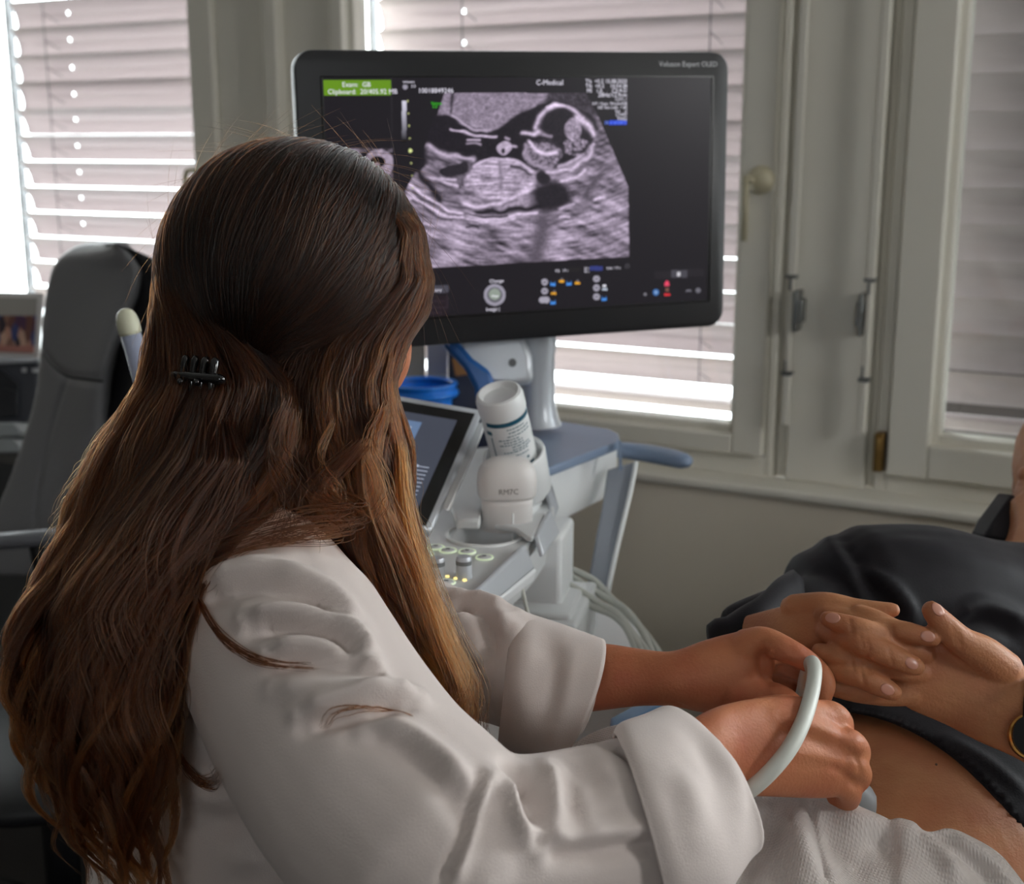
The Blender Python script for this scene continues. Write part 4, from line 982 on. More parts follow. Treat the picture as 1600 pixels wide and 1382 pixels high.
def slerp_path(d0, d1, t):
    om = np.arccos(np.clip((d0*d1).sum(1), -1, 1))[:, None]; so = np.sin(om)+1e-6
    return (np.sin((1-t)*om)/so)[..., None]*d0[:, None]+(np.sin(t*om)/so)[..., None]*d1[:, None]
# 1. the layer combed back to the clip
def crown(n, kmin, kmax, spread=.05, seed=1, rad=.0003):
    r = np.random.RandomState(seed)
    ncl = 260; cd0 = []
    while len(cd0) < ncl:
        v = norm(r.randn(3))
        if v[2] > -.25 and v@clip_d < .80 and not (v[0] > .55 and v[2] < .35): cd0.append(v)
    cd0 = np.array(cd0); ph = r.rand(ncl)*6.28
    ci = r.randint(0, ncl, n); d0 = cd0[ci]+r.randn(n, 3)*.10; d0 /= np.linalg.norm(d0, axis=1)[:, None]
    d1 = clip_d+r.randn(n, 3)*.035; d1 /= np.linalg.norm(d1, axis=1)[:, None]
    t = np.linspace(0, 1, K)[None, :]
    D = slerp_path(d0, d1, t)
    sag = (np.sin(math.pi*t)**1.0)*(.10+.36*np.clip(np.abs(d0[:, 1:2]), 0, 1)*(d0[:, 2:3] < .95))
    side = np.sign(d0[:, 1:2])
    D[..., 2] -= sag*.8; D[..., 1] += side*sag*.35
    D += (np.sin(t*9+ph[ci][:, None])*.012)[..., None]*np.array([.3, 1, .4])
    D /= np.linalg.norm(D, axis=2)[..., None]
    kc = r.rand(ncl)*.022; tc_ = r.rand(ncl)
    k = kmin+(kmax-kmin)*r.rand(n)[:, None]*.5+kc[ci][:, None]+.010*np.sin(t*7+ph[ci][:, None])
    k = k-.05*(t**6)
    S = HC+(hf*D[..., 0:1]*RH[0]+hl*D[..., 1:2]*RH[1]+hu*D[..., 2:3]*RH[2])*k[..., None]
    tone = np.clip(-.06+.16*t**2+.05*r.rand(n)[:, None]+.18*tc_[ci][:, None]**2+.22*np.clip(-D[..., 1]*0+np.abs(D[..., 1])-.55, 0, 1), 0, 1)+0*k
    put(S, tone, rad)
crown(15000, .965, 1.02)
# 2. falling masses
def falling(tab, n, ncl, seed, tone0, tone1, endvar, yroot, amp=.008, shell=.6, edge=1):
    r = np.random.RandomState(seed)
    yend = tab[-1][0]; y0t = tab[0][0]
    # clump centres in the unit disc
    a = r.rand(ncl)*2*math.pi; q = np.sqrt(r.rand(ncl))**shell; cu, cv = q*np.cos(a), q*np.sin(a)
    cend = 1-endvar*r.rand(ncl)**1.2; cph = r.rand(ncl)*6.28; cw = r.uniform(.75, 1.35, ncl); ca = r.uniform(.5, 1.5, ncl)
    ci = r.randint(0, ncl, n); du, dv = r.randn(n)*.075, r.randn(n)*.10
    t = np.linspace(0, 1, K)[None, :]
    end = cend[ci]*(1+.05*r.randn(n)); ys = yroot+r.rand(n)*250
    Y = ys[:, None]+(y0t+(yend-y0t)*end-ys)[:, None]*t
    x0, x1, d, th = section(tab, Y)
    f = (Y-y0t)/(yend-y0t)
    conv = 1-.72*t**1.6
    u_ = cu[ci][:, None]+du[:, None]*conv; v_ = cv[ci][:, None]+dv[:, None]*conv
    m = np.sqrt(u_**2+v_**2); lim = np.maximum(1, m/1.0); u_, v_ = u_/lim, v_/lim
    X = (x0+x1)/2+u_*(x1-x0)/2; Dp = d+v_*th
    w = amp*ca[ci][:, None]*np.clip(f*1.7-.25, 0, 1)
    wx = w*np.sin(f*15*cw[ci][:, None]+cph[ci][:, None]); wz = w*np.cos(f*13*cw[ci][:, None]+cph[ci][:, None]*1.7)
    jit = .0012*np.sin(f*60+r.rand(n)[:, None]*6.28)
    S = CAM+(FW+RT*((X-800)/FPX)[..., None]-UP*((Y-691)/FPX)[..., None])*Dp[..., None]
    S = S+RT*(wx+jit)[..., None]+FW*(wz)[..., None]
    # roots start on the scalp
    rt_dir = S[:, :1]-HC; rd = np.stack([rt_dir@hf/RH[0], rt_dir@hl/RH[1], rt_dir@hu/RH[2]], -1); rd /= np.linalg.norm(rd, axis=2)[..., None]
    root = HC+hf*rd[..., 0:1]*RH[0]*.97+hl*rd[..., 1:2]*RH[1]*.97+hu*rd[..., 2:3]*RH[2]*.97
    bl = np.clip(1-t*5, 0, 1)[..., None]; bl = bl*bl*(3-2*bl)
    S = S*(1-bl)+(root+(S-S[:, :1]))*bl
    tone = tone0+(tone1-tone0)*np.clip(f, 0, 1)+.34*(r.rand(ncl)[ci][:, None]-.55)+.16*np.clip(np.abs(u_)-.55, 0, 1)*edge
    put(polish(S, tab is LEFT), np.clip(tone, 0, 1), .00030)
falling(LEFT, 18000, 170, 3, .10, .46, .36, 300, amp=.015)
falling(RIGHT, 11000, 120, 5, .08, .60, .40, 300, amp=.007)
# 3. the tail below the clip spreading over the back
TAIL = [(596, 296, 350, 1.045, .012), (650, 275, 380, 1.04, .03), (720, 235, 410, 1.015, .035), (800, 190, 362, 1.0, .035), (880, 150, 308, .975, .032), (960, 110, 282, .955, .030), (1060, 80, 280, .94, .026), (1150, 80, 268, .935, .024), (1230, 100, 255, .94, .02), (1300, 140, 245, .945, .018)]
def tail(n, seed):
    r = np.random.RandomState(seed); ncl = 120
    a = r.rand(ncl)*2*math.pi; q = np.sqrt(r.rand(ncl)); cu, cv = q*np.cos(a), q*np.sin(a); cph = r.rand(ncl)*6.28; cend = 1-.45*r.rand(ncl); cw = r.uniform(.8, 1.3, ncl)
    ci = r.randint(0, ncl, n); t = np.linspace(0, 1, K)[None, :]
    Y = 596+(704*cend[ci])[:, None]*t*(1+.03*r.randn(n)[:, None]); x0, x1, d, th = section(TAIL, Y); f = (Y-596)/704
    u_ = np.clip(cu[ci][:, None]*.8+r.randn(n)[:, None]*.22*np.clip(f*3, .2, 1), -1.2, 1.0); v_ = cv[ci][:, None]+r.randn(n)[:, None]*.25
    X = (x0+x1)/2+u_*(x1-x0)/2; Dp = d+v_*th; w = .010*np.clip(f*2, 0, 1)
    S = CAM+(FW+RT*((X-800)/FPX)[..., None]-UP*((Y-691)/FPX)[..., None])*Dp[..., None]
    S = S+RT*(w*np.sin(f*14*cw[ci][:, None]+cph[ci][:, None]))[..., None]+FW*(w*np.cos(f*12+cph[ci][:, None]))[..., None]
    put(polish(S, True), np.clip(.12+.36*f+.18*(r.rand(ncl)[ci][:, None]-.5), 0, 1), .0003)
tail(6500, 9)
# 4. loose hairs standing off the outline
def loose(n, seed):
    r = np.random.RandomState(seed); out = []; tn = []
    for i in range(n):
        which = r.rand()
        if which < .45:
            a = r.uniform(-.1, math.pi*1.05); x = 462+200*math.cos(a); y = 430-200*math.sin(a); d = 1.13
            k = np.linspace(0, 1, K); L = r.uniform(.03, .10); th0 = a+r.choice([-1, 1])*r.uniform(1.25, 1.6)
            dirv = RT*math.cos(th0)+UP*math.sin(th0); side = RT*math.cos(a)+UP*math.sin(a)
            s0 = P(x, y, d)-side*.006
            S = s0+dirv*(k*L)[:, None]+side*(r.uniform(.001, .009)*np.sin(k*math.pi*r.uniform(.7, 1.1)))[:, None]+FW*(r.uniform(-.02, .02)*k)[:, None]
        else:
            tab, y = (LEFT, r.uniform(600, 1300)) if which < .8 else (RIGHT, r.uniform(600, 1130))
            k = np.linspace(0, 1, K); Ln = r.uniform(60, 260); Y = y+Ln*k; x0, x1, d, th = section(tab, np.clip(Y, 0, tab[-1][0])); e = -1 if (tab is LEFT) == (r.rand() < .75) else 1
            bx = x0 if e < 0 else x1
            X = bx+e*(-8+r.uniform(5, 34)*np.sin(k*math.pi*r.uniform(.5, 1.3))+4*np.sin(k*12+r.rand()*6))
            if tab is LEFT and e > 0: d = d-.02
            S = CAM+(FW+RT*((X-800)/FPX)[:, None]-UP*((Y-691)/FPX)[:, None])*d[:, None]
        out.append(S); tn.append(np.full(K, r.uniform(.08, .3) if which < .45 else r.uniform(.3, .65)))
    put(polish(np.array(out)), np.array(tn), .00011)
loose(300, 21)
def wisp(px, n, seed, tone=.45, spread=.004):
    r = np.random.RandomState(seed); base = spline([P(*q) for q in px], K)
    S = base[None]+(r.randn(n, 1, 3)*spread)*np.linspace(.3, 1, K)[None, :, None]+np.cumsum(r.randn(n, K, 3)*.00025, axis=1)
    put(polish(S), np.full((n, K), tone), .00028)
def wispc(px, n, seed, tone=.3, spread=.003):
    """a stray lock lying on the coat"""
    out = []
    for x, y in px:
        h = bv_coat.ray_cast(Vector(CAM), Vector(ray(x, y)))
        d = (np.array(h[0])-CAM)@FW-.006 if h[0] is not None else .98
        out.append((x, y, d))
    wisp(out, n, seed, tone, spread)
wispc([(300, 905), (318, 950), (345, 995), (390, 1028), (440, 1042), (485, 1048)], 22, 1, .2)
wispc([(250, 1120), (280, 1180), (308, 1218), (332, 1226), (346, 1210)], 30, 2, .25)
wispc([(640, 1125), (600, 1108), (560, 1104), (520, 1112), (503, 1140)], 7, 3, .3, .002)
wisp([(560, 700, 1.01), (500, 770, 1.00), (545, 815, .99), (470, 828, .975), (390, 855, .97), (330, 880, .96)], 80, 4, .26, .012)
wisp([(450, 640, 1.01), (430, 720, 1.00), (460, 790, .995), (440, 850, .985)], 40, 5, .25, .014)
wisp([(590, 650, 1.04), (575, 700, 1.02), (598, 770, 1.02), (560, 830, 1.015)], 14, 8, .55, .006)
wisp([(520, 660, 1.02), (500, 720, 1.0), (530, 770, 1.0), (505, 830, .995)], 14, 9, .5, .006)
wisp([(600, 640, 1.05), (580, 720, 1.03), (595, 800, 1.03), (630, 880, 1.04), (665, 970, 1.04)], 90, 6, .45, .010)
wisp([(625, 700, 1.06), (635, 800, 1.05), (662, 900, 1.045), (698, 1000, 1.04), (728, 1080, 1.04), (708, 1140, 1.04)], 140, 7, .58, .010)
def build_hair():
    n = sum(len(s) for s in S_all); hc = bpy.data.hair_curves.new('hair'); hc.add_curves([K]*n)
    pos = np.concatenate([s.reshape(-1, 3) for s in S_all])-np.array(wpos(person))
    hc.attributes['position'].data.foreach_set('vector', pos.astype(np.float32).ravel()) if 'position' in hc.attributes else hc.points.foreach_set('position', pos.astype(np.float32).ravel())
    taper = 1-.75*np.linspace(0, 1, K)**3
    rad = np.concatenate([(r[:, None]*taper[None]).ravel() for r in R_all])
    ra = hc.attributes.get('radius') or hc.attributes.new('radius', 'FLOAT', 'POINT'); ra.data.foreach_set('value', rad.astype(np.float32))
    ta = hc.attributes.new('tone', 'FLOAT', 'POINT'); ta.data.foreach_set('value', np.concatenate([np.ascontiguousarray(t).ravel() for t in T_all]).astype(np.float32))
    hc.materials.append(M_hair)
    o = bpy.data.objects.new('hair', hc); SC.collection.objects.link(o); o.parent = person
    return o
hair = build_hair()
# claw clip
hcx = norm(np.cross(hu, norm(clip_w-HC))); hcy = norm(clip_w-HC)
g = [tube([clip_w+hcx*s*.012+hcy*.004+hu*z+hcy*.010*math.cos(z*60) for z in np.linspace(-.028, .022, 9)], .0035, 8, 16, rounded=True) for s in (-1.2, -.4, .4, 1.2)]
g += [tube([clip_w+hcx*x+hcy*.012+hu*.012 for x in np.linspace(-.022, .022, 6)], .0045, 8, rounded=True), tube([clip_w+hcx*x+hcy*.014-hu*.008 for x in np.linspace(-.022, .022, 6)], .004, 8, rounded=True)]
g += [sphere(clip_w+hcx*x+hcy*.019+hu*z, .003, 8, 6) for x, z in ((-.012, .012), (.004, .013), (.012, -.006), (-.006, -.008))]
obj('hair_clip', g, mat('black_gloss', col3(12, 12, 15), .12, coat=.5), person, smooth=True)

# ------------------------------------------------------------------ the patient
PA = norm(np.array([.52, .83, .12]))                 # trunk axis, towards the head
PS = norm(np.cross(PA, (0, 0, 1)))                   # her left side (towards the right of the view)
PU = np.cross(PS, PA)
BC = P(1432, 1372, 1.22)
belly = ellipsoid(BC, PS*.175, PA*.20, PU*.150, 40, 24)
waist = tube([BC-PA*.34-PU*.03, BC-PA*.15-PU*.02, BC+PA*.10-PU*.02, BC+PA*.28-PU*.02, BC+PA*.46-PU*.01], [.155, .165, .155, .15, .13], 30, 20, flat=.80, hint=PU)
chin_c = P(1608, 792, 1.50)
HP = P(1690, 745, 1.56)                               # head centre
pf = norm(np.array([-.62, -.30, .72])); pu = norm(PA-pf*(PA@pf)); pl = np.cross(pu, pf)
head = [ellipsoid(HP, pf*.095, pl*.074, pu*.105), ellipsoid(HP+pf*.040-pu*.055, pf*.052, pl*.05, pu*.055), ellipsoid(P(1606, 792, 1.50), RT*.017, FW*.022, UP*.016),
        ellipsoid(P(1610, 757, 1.50), RT*.014, FW*.018, UP*.010), ellipsoid(P(1604, 742, 1.50), RT*.010, FW*.012, UP*.010), ellipsoid(P(1614, 774, 1.50), RT*.020, FW*.03, UP*.02), ellipsoid(HP+pl*.074, pf*.018, pl*.008, pu*.028), ellipsoid(HP-pl*.074, pf*.018, pl*.008, pu*.028)]
neckP = tube([P(1636, 812, 1.50), P(1640, 850, 1.47), P(1640, 900, 1.44)], [.050, .048, .060], 18, 8)
# her hand coming from the right, palm down on the other one, with its thumb up
handA = [slab([(1800, 1120, 1800, 1290, 1.03, .032), (1690, 1100, 1680, 1245, 1.06, .029), (1615, 1072, 1596, 1190, 1.08, .024), (1560, 1032, 1530, 1160, 1.095, .019), (1505, 1005, 1475, 1132, 1.10, .016), (1450, 992, 1428, 1112, 1.10, .014), (1425, 995, 1408, 1100, 1.10, .012)]),
         chain([(1570, 1050, 1.092, .017), (1535, 1022, 1.085, .0155), (1503, 1003, 1.080, .0125), (1476, 978, 1.077, .0108), (1456, 955, 1.075, .0085)])]
gf = [[(1440, 1000, 1.098, .0098), (1400, 984, 1.095, .0086), (1366, 967, 1.098, .0082), (1343, 957, 1.105, .0068)],
      [(1445, 1022, 1.094, .0105), (1400, 1003, 1.088, .0096), (1350, 985, 1.083, .0094), (1318, 976, 1.088, .0088), (1294, 968, 1.094, .0072)],
      [(1440, 1052, 1.094, .0105), (1395, 1045, 1.090, .0096), (1350, 1036, 1.086, .0094), (1312, 1026, 1.090, .0088), (1281, 1018, 1.096, .0072)],
      [(1430, 1085, 1.097, .0100), (1385, 1087, 1.097, .0092), (1340, 1082, 1.096, .0090), (1305, 1074, 1.098, .0084), (1285, 1068, 1.102, .0068)]]
# her other hand, coming from the far side under the sleeve
handB = [slab([(1168, 962, 1160, 1058, 1.195, .021), (1225, 947, 1212, 1075, 1.155, .020), (1268, 941, 1262, 1085, 1.135, .017), (1305, 948, 1290, 1090, 1.125, .014), (1330, 962, 1312, 1080, 1.12, .011)]),
         chain([(1240, 950, 1.15, .012), (1290, 946, 1.13, .0115), (1335, 952, 1.12, .0095), (1370, 955, 1.112, .0085), (1394, 954, 1.108, .0066)])]
ff = [[(1290, 962, 1.122, .0105), (1335, 971, 1.106, .0096), (1380, 981, 1.090, .0090), (1425, 990, 1.079, .0086), (1456, 998, 1.076, .0072)],
      [(1292, 985, 1.116, .0105), (1325, 999, 1.090, .0108), (1350, 1007, 1.077, .0108), (1395, 1027, 1.074, .0100), (1430, 1042, 1.074, .0080)],
      [(1280, 1040, 1.112, .0100), (1315, 1050, 1.090, .0096), (1350, 1060, 1.080, .0096), (1375, 1072, 1.078, .0094), (1395, 1082, 1.078, .0076)]]
handA.append(chain([(1462, 1012, 1.096, .010), (1500, 1024, 1.094, .013), (1530, 1040, 1.094, .014)]))
armP = [tube([P(1760, 1200, 1.04), P(1960, 1262, 1.10), BC+PA*.12+PS*.33-PU*.02], [.034, .040, .043], 18, 14, rounded=True), tube([BC+PA*.12+PS*.33-PU*.02, BC+PA*.42+PS*.20+PU*.02], [.044, .058], 18, 8, rounded=True)]
patient = blend('person', [belly, waist, neckP]+armP+head+handA+handB+[chain(c, 24) for c in gf+ff], M_skinP, .0016, 2)
tag(patient, 'reclining pregnant person in a raised black top with hands clasped above the bare belly', 'person')
# finger creases
folds(patient, [([(x-3, y-14), (x, y), (x+3, y+14)], .0018, -.0010) for x, y, dx in ((1347, 1004, 0), (1356, 1008, 0), (1392, 1026, 0), (1388, 984, 0), (1395, 986, 0), (1348, 1060, 0), (1330, 980, 0), (1355, 1037, 0), (1330, 1030, 0), (1500, 1000, 0), (1492, 994, 0))])
def nail(x, y, d, ax, ay, par, sz=.0064):
    """ax, ay: pixel direction of the finger"""
    b = bvh_of(par) if not hasattr(nail, 'bv') or nail.par is not par else nail.bv; nail.bv = b; nail.par = par
    r = ray(x, y); h = b.ray_cast(Vector(CAM), Vector(r))
    if h[0] is None: return
    c = np.array(h[0]); n = np.array(h[1]); 
    if n@r > 0: n = -n
    a = norm(P(x+ax, y+ay, d)-P(x, y, d)); a = norm(a-n*(a@n)); s = np.cross(n, a)
    obj('fingernail', ellipsoid(c-n*.0004, a*sz, s*sz*.72, n*.0013, 18, 10), M_nail, par, smooth=True)
for x, y, ax, ay in ((1450, 995, 10, 2), (1425, 1037, 10, 5), (1387, 1078, 10, 5), (1466, 953, -6, -7), (1301, 966, -10, -3)): nail(x, y, 1.08, ax, ay, patient)

# black top pulled up above the belly
chestC = P(1540, 1010, 1.40)
top_vol = [ellipsoid(BC+PA*.045-PU*.002, PS*.190, PA*.21, PU*.1655, 40, 24), tube([BC+PA*.12-PU*.01, BC+PA*.28, BC+PA*.46-PU*.01], [.165, .165, .14], 30, 14, flat=.85, hint=PU),
           tube([P(1352, 962, 1.37), P(1440, 958, 1.38), P(1540, 985, 1.41), P(1680, 1005, 1.44)], [.094, .092, .098, .105], 26, 16, rounded=True),
           tube([BC+PA*.22+PS*.29, BC+PA*.42+PS*.19+PU*.02, BC+PA*.42], [.062, .075, .12], 22, 12, rounded=True),
           tube([P(1285, 980, 1.33), P(1230, 985, 1.29), P(1180, 992, 1.27), P(1152, 1000, 1.26)], [.055, .044, .036, .032], 20, 14)]
shirt = blend('black_top', top_vol, M_shirt, .0042, 8, parent=patient)
hem = spline([(1120, 1090), (1200, 1098), (1290, 1106), (1335, 1112), (1400, 1129), (1480, 1172), (1550, 1236), (1612, 1318), (1680, 1420), (1720, 1600)], 60)
def trim_below(o, curve):
    V = verts_of(o); px, py, _ = proj(V); bm = bmesh.new(); bm.from_mesh(o.data); bm.verts.ensure_lookup_table()
    yc = np.interp(px, curve[:, 0], curve[:, 1], left=-1e9 if False else curve[0, 1], right=1e9)
    # follow the hem smoothly: vertices just past it slide onto it
    f = py-yc; d = (V-CAM)@FW; band = np.abs(f) < 4.5
    V[band] += UP[None]*(f*d/FPX)[band][:, None]; base = np.array(wpos(o))
    for i in np.where(band)[0]: bm.verts[i].co = Vector(V[i]-base)
    kill = f > 4.5
    bmesh.ops.delete(bm, geom=[bm.verts[i] for i in np.where(kill)[0]], context='VERTS'); bm.to_mesh(o.data); bm.free()
trim_below(shirt, hem)
folds(shirt, [([(1290, 840), (1318, 880), (1345, 925), (1358, 960)], .010, .008), ([(1318, 850), (1345, 895), (1370, 945)], .009, -.007), ([(1345, 892), (1385, 912), (1415, 945), (1425, 970)], .007, .007), ([(1230, 900), (1240, 930), (1235, 960)], .010, -.006),
               ([(1490, 960), (1530, 945), (1570, 955), (1600, 970)], .008, .006), ([(1495, 985), (1540, 975), (1600, 1000)], .010, -.006), ([(1380, 850), (1470, 865), (1600, 900)], .016, .004), ([(1190, 945), (1200, 965), (1195, 985)], .006, -.005),
               ([(1480, 1155), (1540, 1190), (1600, 1240)], .006, .003)])
wrinkle(shirt, .0015, .05, 8)
def keep_largest(o):
    bm = bmesh.new(); bm.from_mesh(o.data); left = set(bm.verts); parts = []
    while left:
        st = [left.pop()]; g = set(st)
        while st:
            v = st.pop()
            for e in v.link_edges:
                w = e.other_vert(v)
                if w in left: left.discard(w); g.add(w); st.append(w)
        parts.append(g)
    parts.sort(key=len); bmesh.ops.delete(bm, geom=[v for g in parts[:-1] for v in g], context='VERTS'); bm.to_mesh(o.data); bm.free()
keep_largest(shirt)
bs_ = bvh_of(shirt); hp_ = []
for x, y in hem[(hem[:, 0] > 1285) & (hem[:, 0] < 1690)]:
    h = bs_.ray_cast(Vector(CAM), Vector(ray(x, y-7)))
    if h[0] is not None: hp_.append(np.array(h[0])-UP*(5*1.15/FPX))
hp_ = np.array(hp_)
for _ in range(6): hp_[1:-1] = (hp_[:-2]+hp_[1:-1]*2+hp_[2:])/4
obj('shirt_hem', tube(hp_, .0045, 10, 140, flat=.6), M_shirt, shirt, smooth=True)
sm = shirt.modifiers.new('thick', 'SOLIDIFY'); sm.thickness = .003; sm.offset = 0
obj('mole', ellipsoid(P(1463, 1195, 1.0), RT*.001, FW*.001, UP*.001, 8, 6), mat('mole_brown', col3(90, 60, 45)), patient)
obj('sleeve', [slab([(1136, 964, 1142, 1030, 1.215, .024), (1160, 948, 1165, 1050, 1.215, .028), (1188, 931, 1195, 1060, 1.225, .030), (1215, 905, 1225, 1060, 1.26, .04), (1240, 890, 1245, 1060, 1.30, .05)])], M_shirt, patient, smooth=True)
obj('collar', prism([P(x, y, d) for x, y, d in ((1536, 843, 1.46), (1556, 812, 1.47), (1584, 770, 1.50), (1600, 790, 1.50), (1598, 850, 1.46))], FW*.05), M_shirt, patient, bevel=.006)
obj('patient_hair', [ellipsoid(HP+PA*.02-pf*.02, pf*.10, pl*.088, pu*.115)], mat('dark_hair', col3(40, 26, 20), .6), patient, smooth=True)
# lower body under the towel
obj('trousers', tube([BC-PA*.30-PU*.035, BC-PA*.5-PU*.05, BC-PA*.75-PU*.06, BC-PA*1.1-PU*.06], [.15, .14, .12, .10], 26, 20, flat=.65, hint=PU, rounded=True), mat('dark_trousers', col3(44, 44, 52), .8), patient, smooth=True)
# watch on the near wrist
wc = P(1613, 1152, 1.052); wn_ = norm(CAM-wc+RT*.35+UP*.1)
wt = empty('wristwatch', wc-np.array([0, 0, .02]), 'round black-faced wristwatch with a thin gold bezel on the wrist at the edge', 'watch')
obj('watch_case', lathe(wc-wn_*.004, wn_, [(.0175, -.004), (.0185, 0), (.0185, .005), (.017, .0065)], 40), mat('gold', col3(205, 160, 90), .25, metal=1), wt, auto=40)
obj('watch_face', lathe(wc, wn_, [(.0172, .002), (.0172, .0066)], 40), mat('watch_glass', (.004, .004, .005), .1), wt)
wax = norm(P(1680, 1160, 1.06)-P(1596, 1130, 1.08)); cc = P(1618, 1128, 1.078)
obj('watch_strap', tube([cc+(UP*.036*math.cos(a)+norm(np.cross(wax, UP))*.030*math.sin(a)) for a in np.linspace(0, 2*math.pi, 40)], .006, 8, flat=.3), M_black, wt, smooth=True)
tag(obj('headrest_cushion', ellipsoid(P(1640, 868, 1.52), RT*.11, FW*.08, UP*.028, 30, 16), cloth_mat('beige_cloth', col3(196, 170, 142)), smooth=True), 'beige striped headrest edge under the reclining head', 'headrest')

# couch
cch = empty('examination_couch', (BC-PA*.2)*np.array([1, 1, 0]), 'padded examination couch under the reclining patient, covered by the paper towel', 'couch')
cm = (BC+PA*.05+PS*.04)*np.array([1, 1, 0]); PAx = norm(PA*np.array([1, 1, 0])); PSx = norm(PS*np.array([1, 1, 0]))
obj('mattress', box(cm+np.array([0, 0, .50])-PAx*.42, (.54, 1.5, .10), PSx, PAx), mat('couch_vinyl', col3(150, 152, 150), .5), cch, bevel=.03, bseg=4)
obj('backrest', prism([cm+PAx*.12+PSx*.27+hu*.55, cm+PAx*.12-PSx*.27+hu*.55, cm+PAx*.80-PSx*.27+hu*.73, cm+PAx*.80+PSx*.27+hu*.73], -hu*.09), MATS['couch_vinyl'], cch, bevel=.02)
for a in (-.9, .1): obj('leg', box(cm+PAx*a+np.array([0, 0, .23]), (.40, .10, .46), PSx, PAx), M_dgrey, cch, bevel=.01)

# paper towel over the pelvis and lap
def towel():
    T = [(826, 1218, 1.10), (846, 1190, 1.13), (900, 1158, 1.155), (985, 1132, 1.17), (1080, 1150, 1.15), (1180, 1225, 1.09), (1215, 1243, 1.075), (1258, 1240, 1.066), (1300, 1243, 1.062), (1345, 1262, 1.055), (1385, 1287, 1.045), (1408, 1282, 1.043), (1440, 1292, 1.04), (1500, 1304, 1.038), (1556, 1330, 1.03), (1590, 1365, 1.015), (1620, 1410, 1.0), (1680, 1500, .98)]
    n = 300; top = spline(T, n); rows = 130; G = np.zeros((rows, n, 3))
    for j in range(rows):
        t = j/(rows-1)
        for i in range(n):
            x, y, d = top[i]; yy = y+(1820-y)*t**1.1; xx = x+(x-1250)*.10*t
            z0 = P(x, y, d)[2]; z = z0-.02*min(1, t*3)-.10*t**1.5
            G[j, i] = PZ(xx, yy, z)
    V = G.reshape(-1, 3); F = [(j*n+i, j*n+i+1, (j+1)*n+i+1, (j+1)*n+i) for j in range(rows-1) for i in range(n-1)]
    # far hem rolls down behind
    back = G[0]+FW*.012-np.array([0, 0, .012]); back2 = G[0]+FW*.02-np.array([0, 0, .07]); b0 = len(V)
    V = np.vstack([V, back, back2])
    F += [(b0+i, b0+i+1, i+1, i) for i in range(n-1)]+[(b0+n+i, b0+n+i+1, b0+i+1, b0+i) for i in range(n-1)]
    m = cloth_mat('towel_paper', col3(214, 206, 202), .95)
    nt = m.node_tree; bp = [q for q in nt.nodes if q.type == 'BUMP'][0]
    tc = nt.nodes.new('ShaderNodeTexCoord'); mp_ = nt.nodes.new('ShaderNodeMapping'); mp_.inputs['Rotation'].default_value = (.2, .1, .6)
    w1_ = nt.nodes.new('ShaderNodeTexWave'); w1_.inputs['Scale'].default_value = 120; w1_.bands_direction = 'X'; w1_.inputs['Distortion'].default_value = .6; w1_.inputs['Detail Scale'].default_value = 3
    w2_ = nt.nodes.new('ShaderNodeTexWave'); w2_.inputs['Scale'].default_value = 120; w2_.bands_direction = 'Y'; w2_.inputs['Distortion'].default_value = .6; w2_.inputs['Detail Scale'].default_value = 3
    ad = nt.nodes.new('ShaderNodeMath'); ad.operation = 'MULTIPLY'
    nt.links.new(tc.outputs['Object'], mp_.inputs[0])
    for w in (w1_, w2_): nt.links.new(mp_.outputs[0], w.inputs['Vector'])
    nt.links.new(w1_.outputs['Fac'], ad.inputs[0]); nt.links.new(w2_.outputs['Fac'], ad.inputs[1]); nt.links.new(ad.outputs[0], bp.inputs['Height']); bp.inputs['Strength'].default_value = .45; bp.inputs['Distance'].default_value = .001
    o = obj('paper_towel', (V, F), m, origin=(0, 0, 0), smooth=True)
    folds(o, [([(1262, 1250), (1275, 1310), (1290, 1382)], .004, -.006), ([(1240, 1262), (1258, 1320), (1270, 1382)], .014, .010), ([(1285, 1262), (1300, 1310), (1330, 1350)], .016, -.012), ([(1300, 1250), (1340, 1280), (1400, 1300), (1440, 1340)], .012, .008),
              ([(1340, 1330), (1390, 1320), (1440, 1335)], .016, -.010), ([(1430, 1300), (1470, 1335), (1500, 1382)], .008, .009), ([(1450, 1298), (1500, 1330), (1560, 1382)], .007, -.007), ([(1480, 1305), (1540, 1345), (1590, 1400)], .008, .007),
              ([(1180, 1240), (1150, 1300), (1080, 1360)], .012, .010), ([(1120, 1290), (1060, 1350), (1010, 1400)], .008, -.008), ([(1200, 1260), (1190, 1310), (1140, 1382)], .012, -.008), ([(840, 1200), (860, 1180), (870, 1240)], .008, .004), ([(900, 1165), (950, 1180), (990, 1150)], .012, -.004)])
    wrinkle(o, .003, .06, 5)
    s = o.modifiers.new('thick', 'SOLIDIFY'); s.thickness = .0016; s.offset = -1
    tag(o, 'off-white textured paper towel draped over the patient below the bare belly', 'towel')
towel()

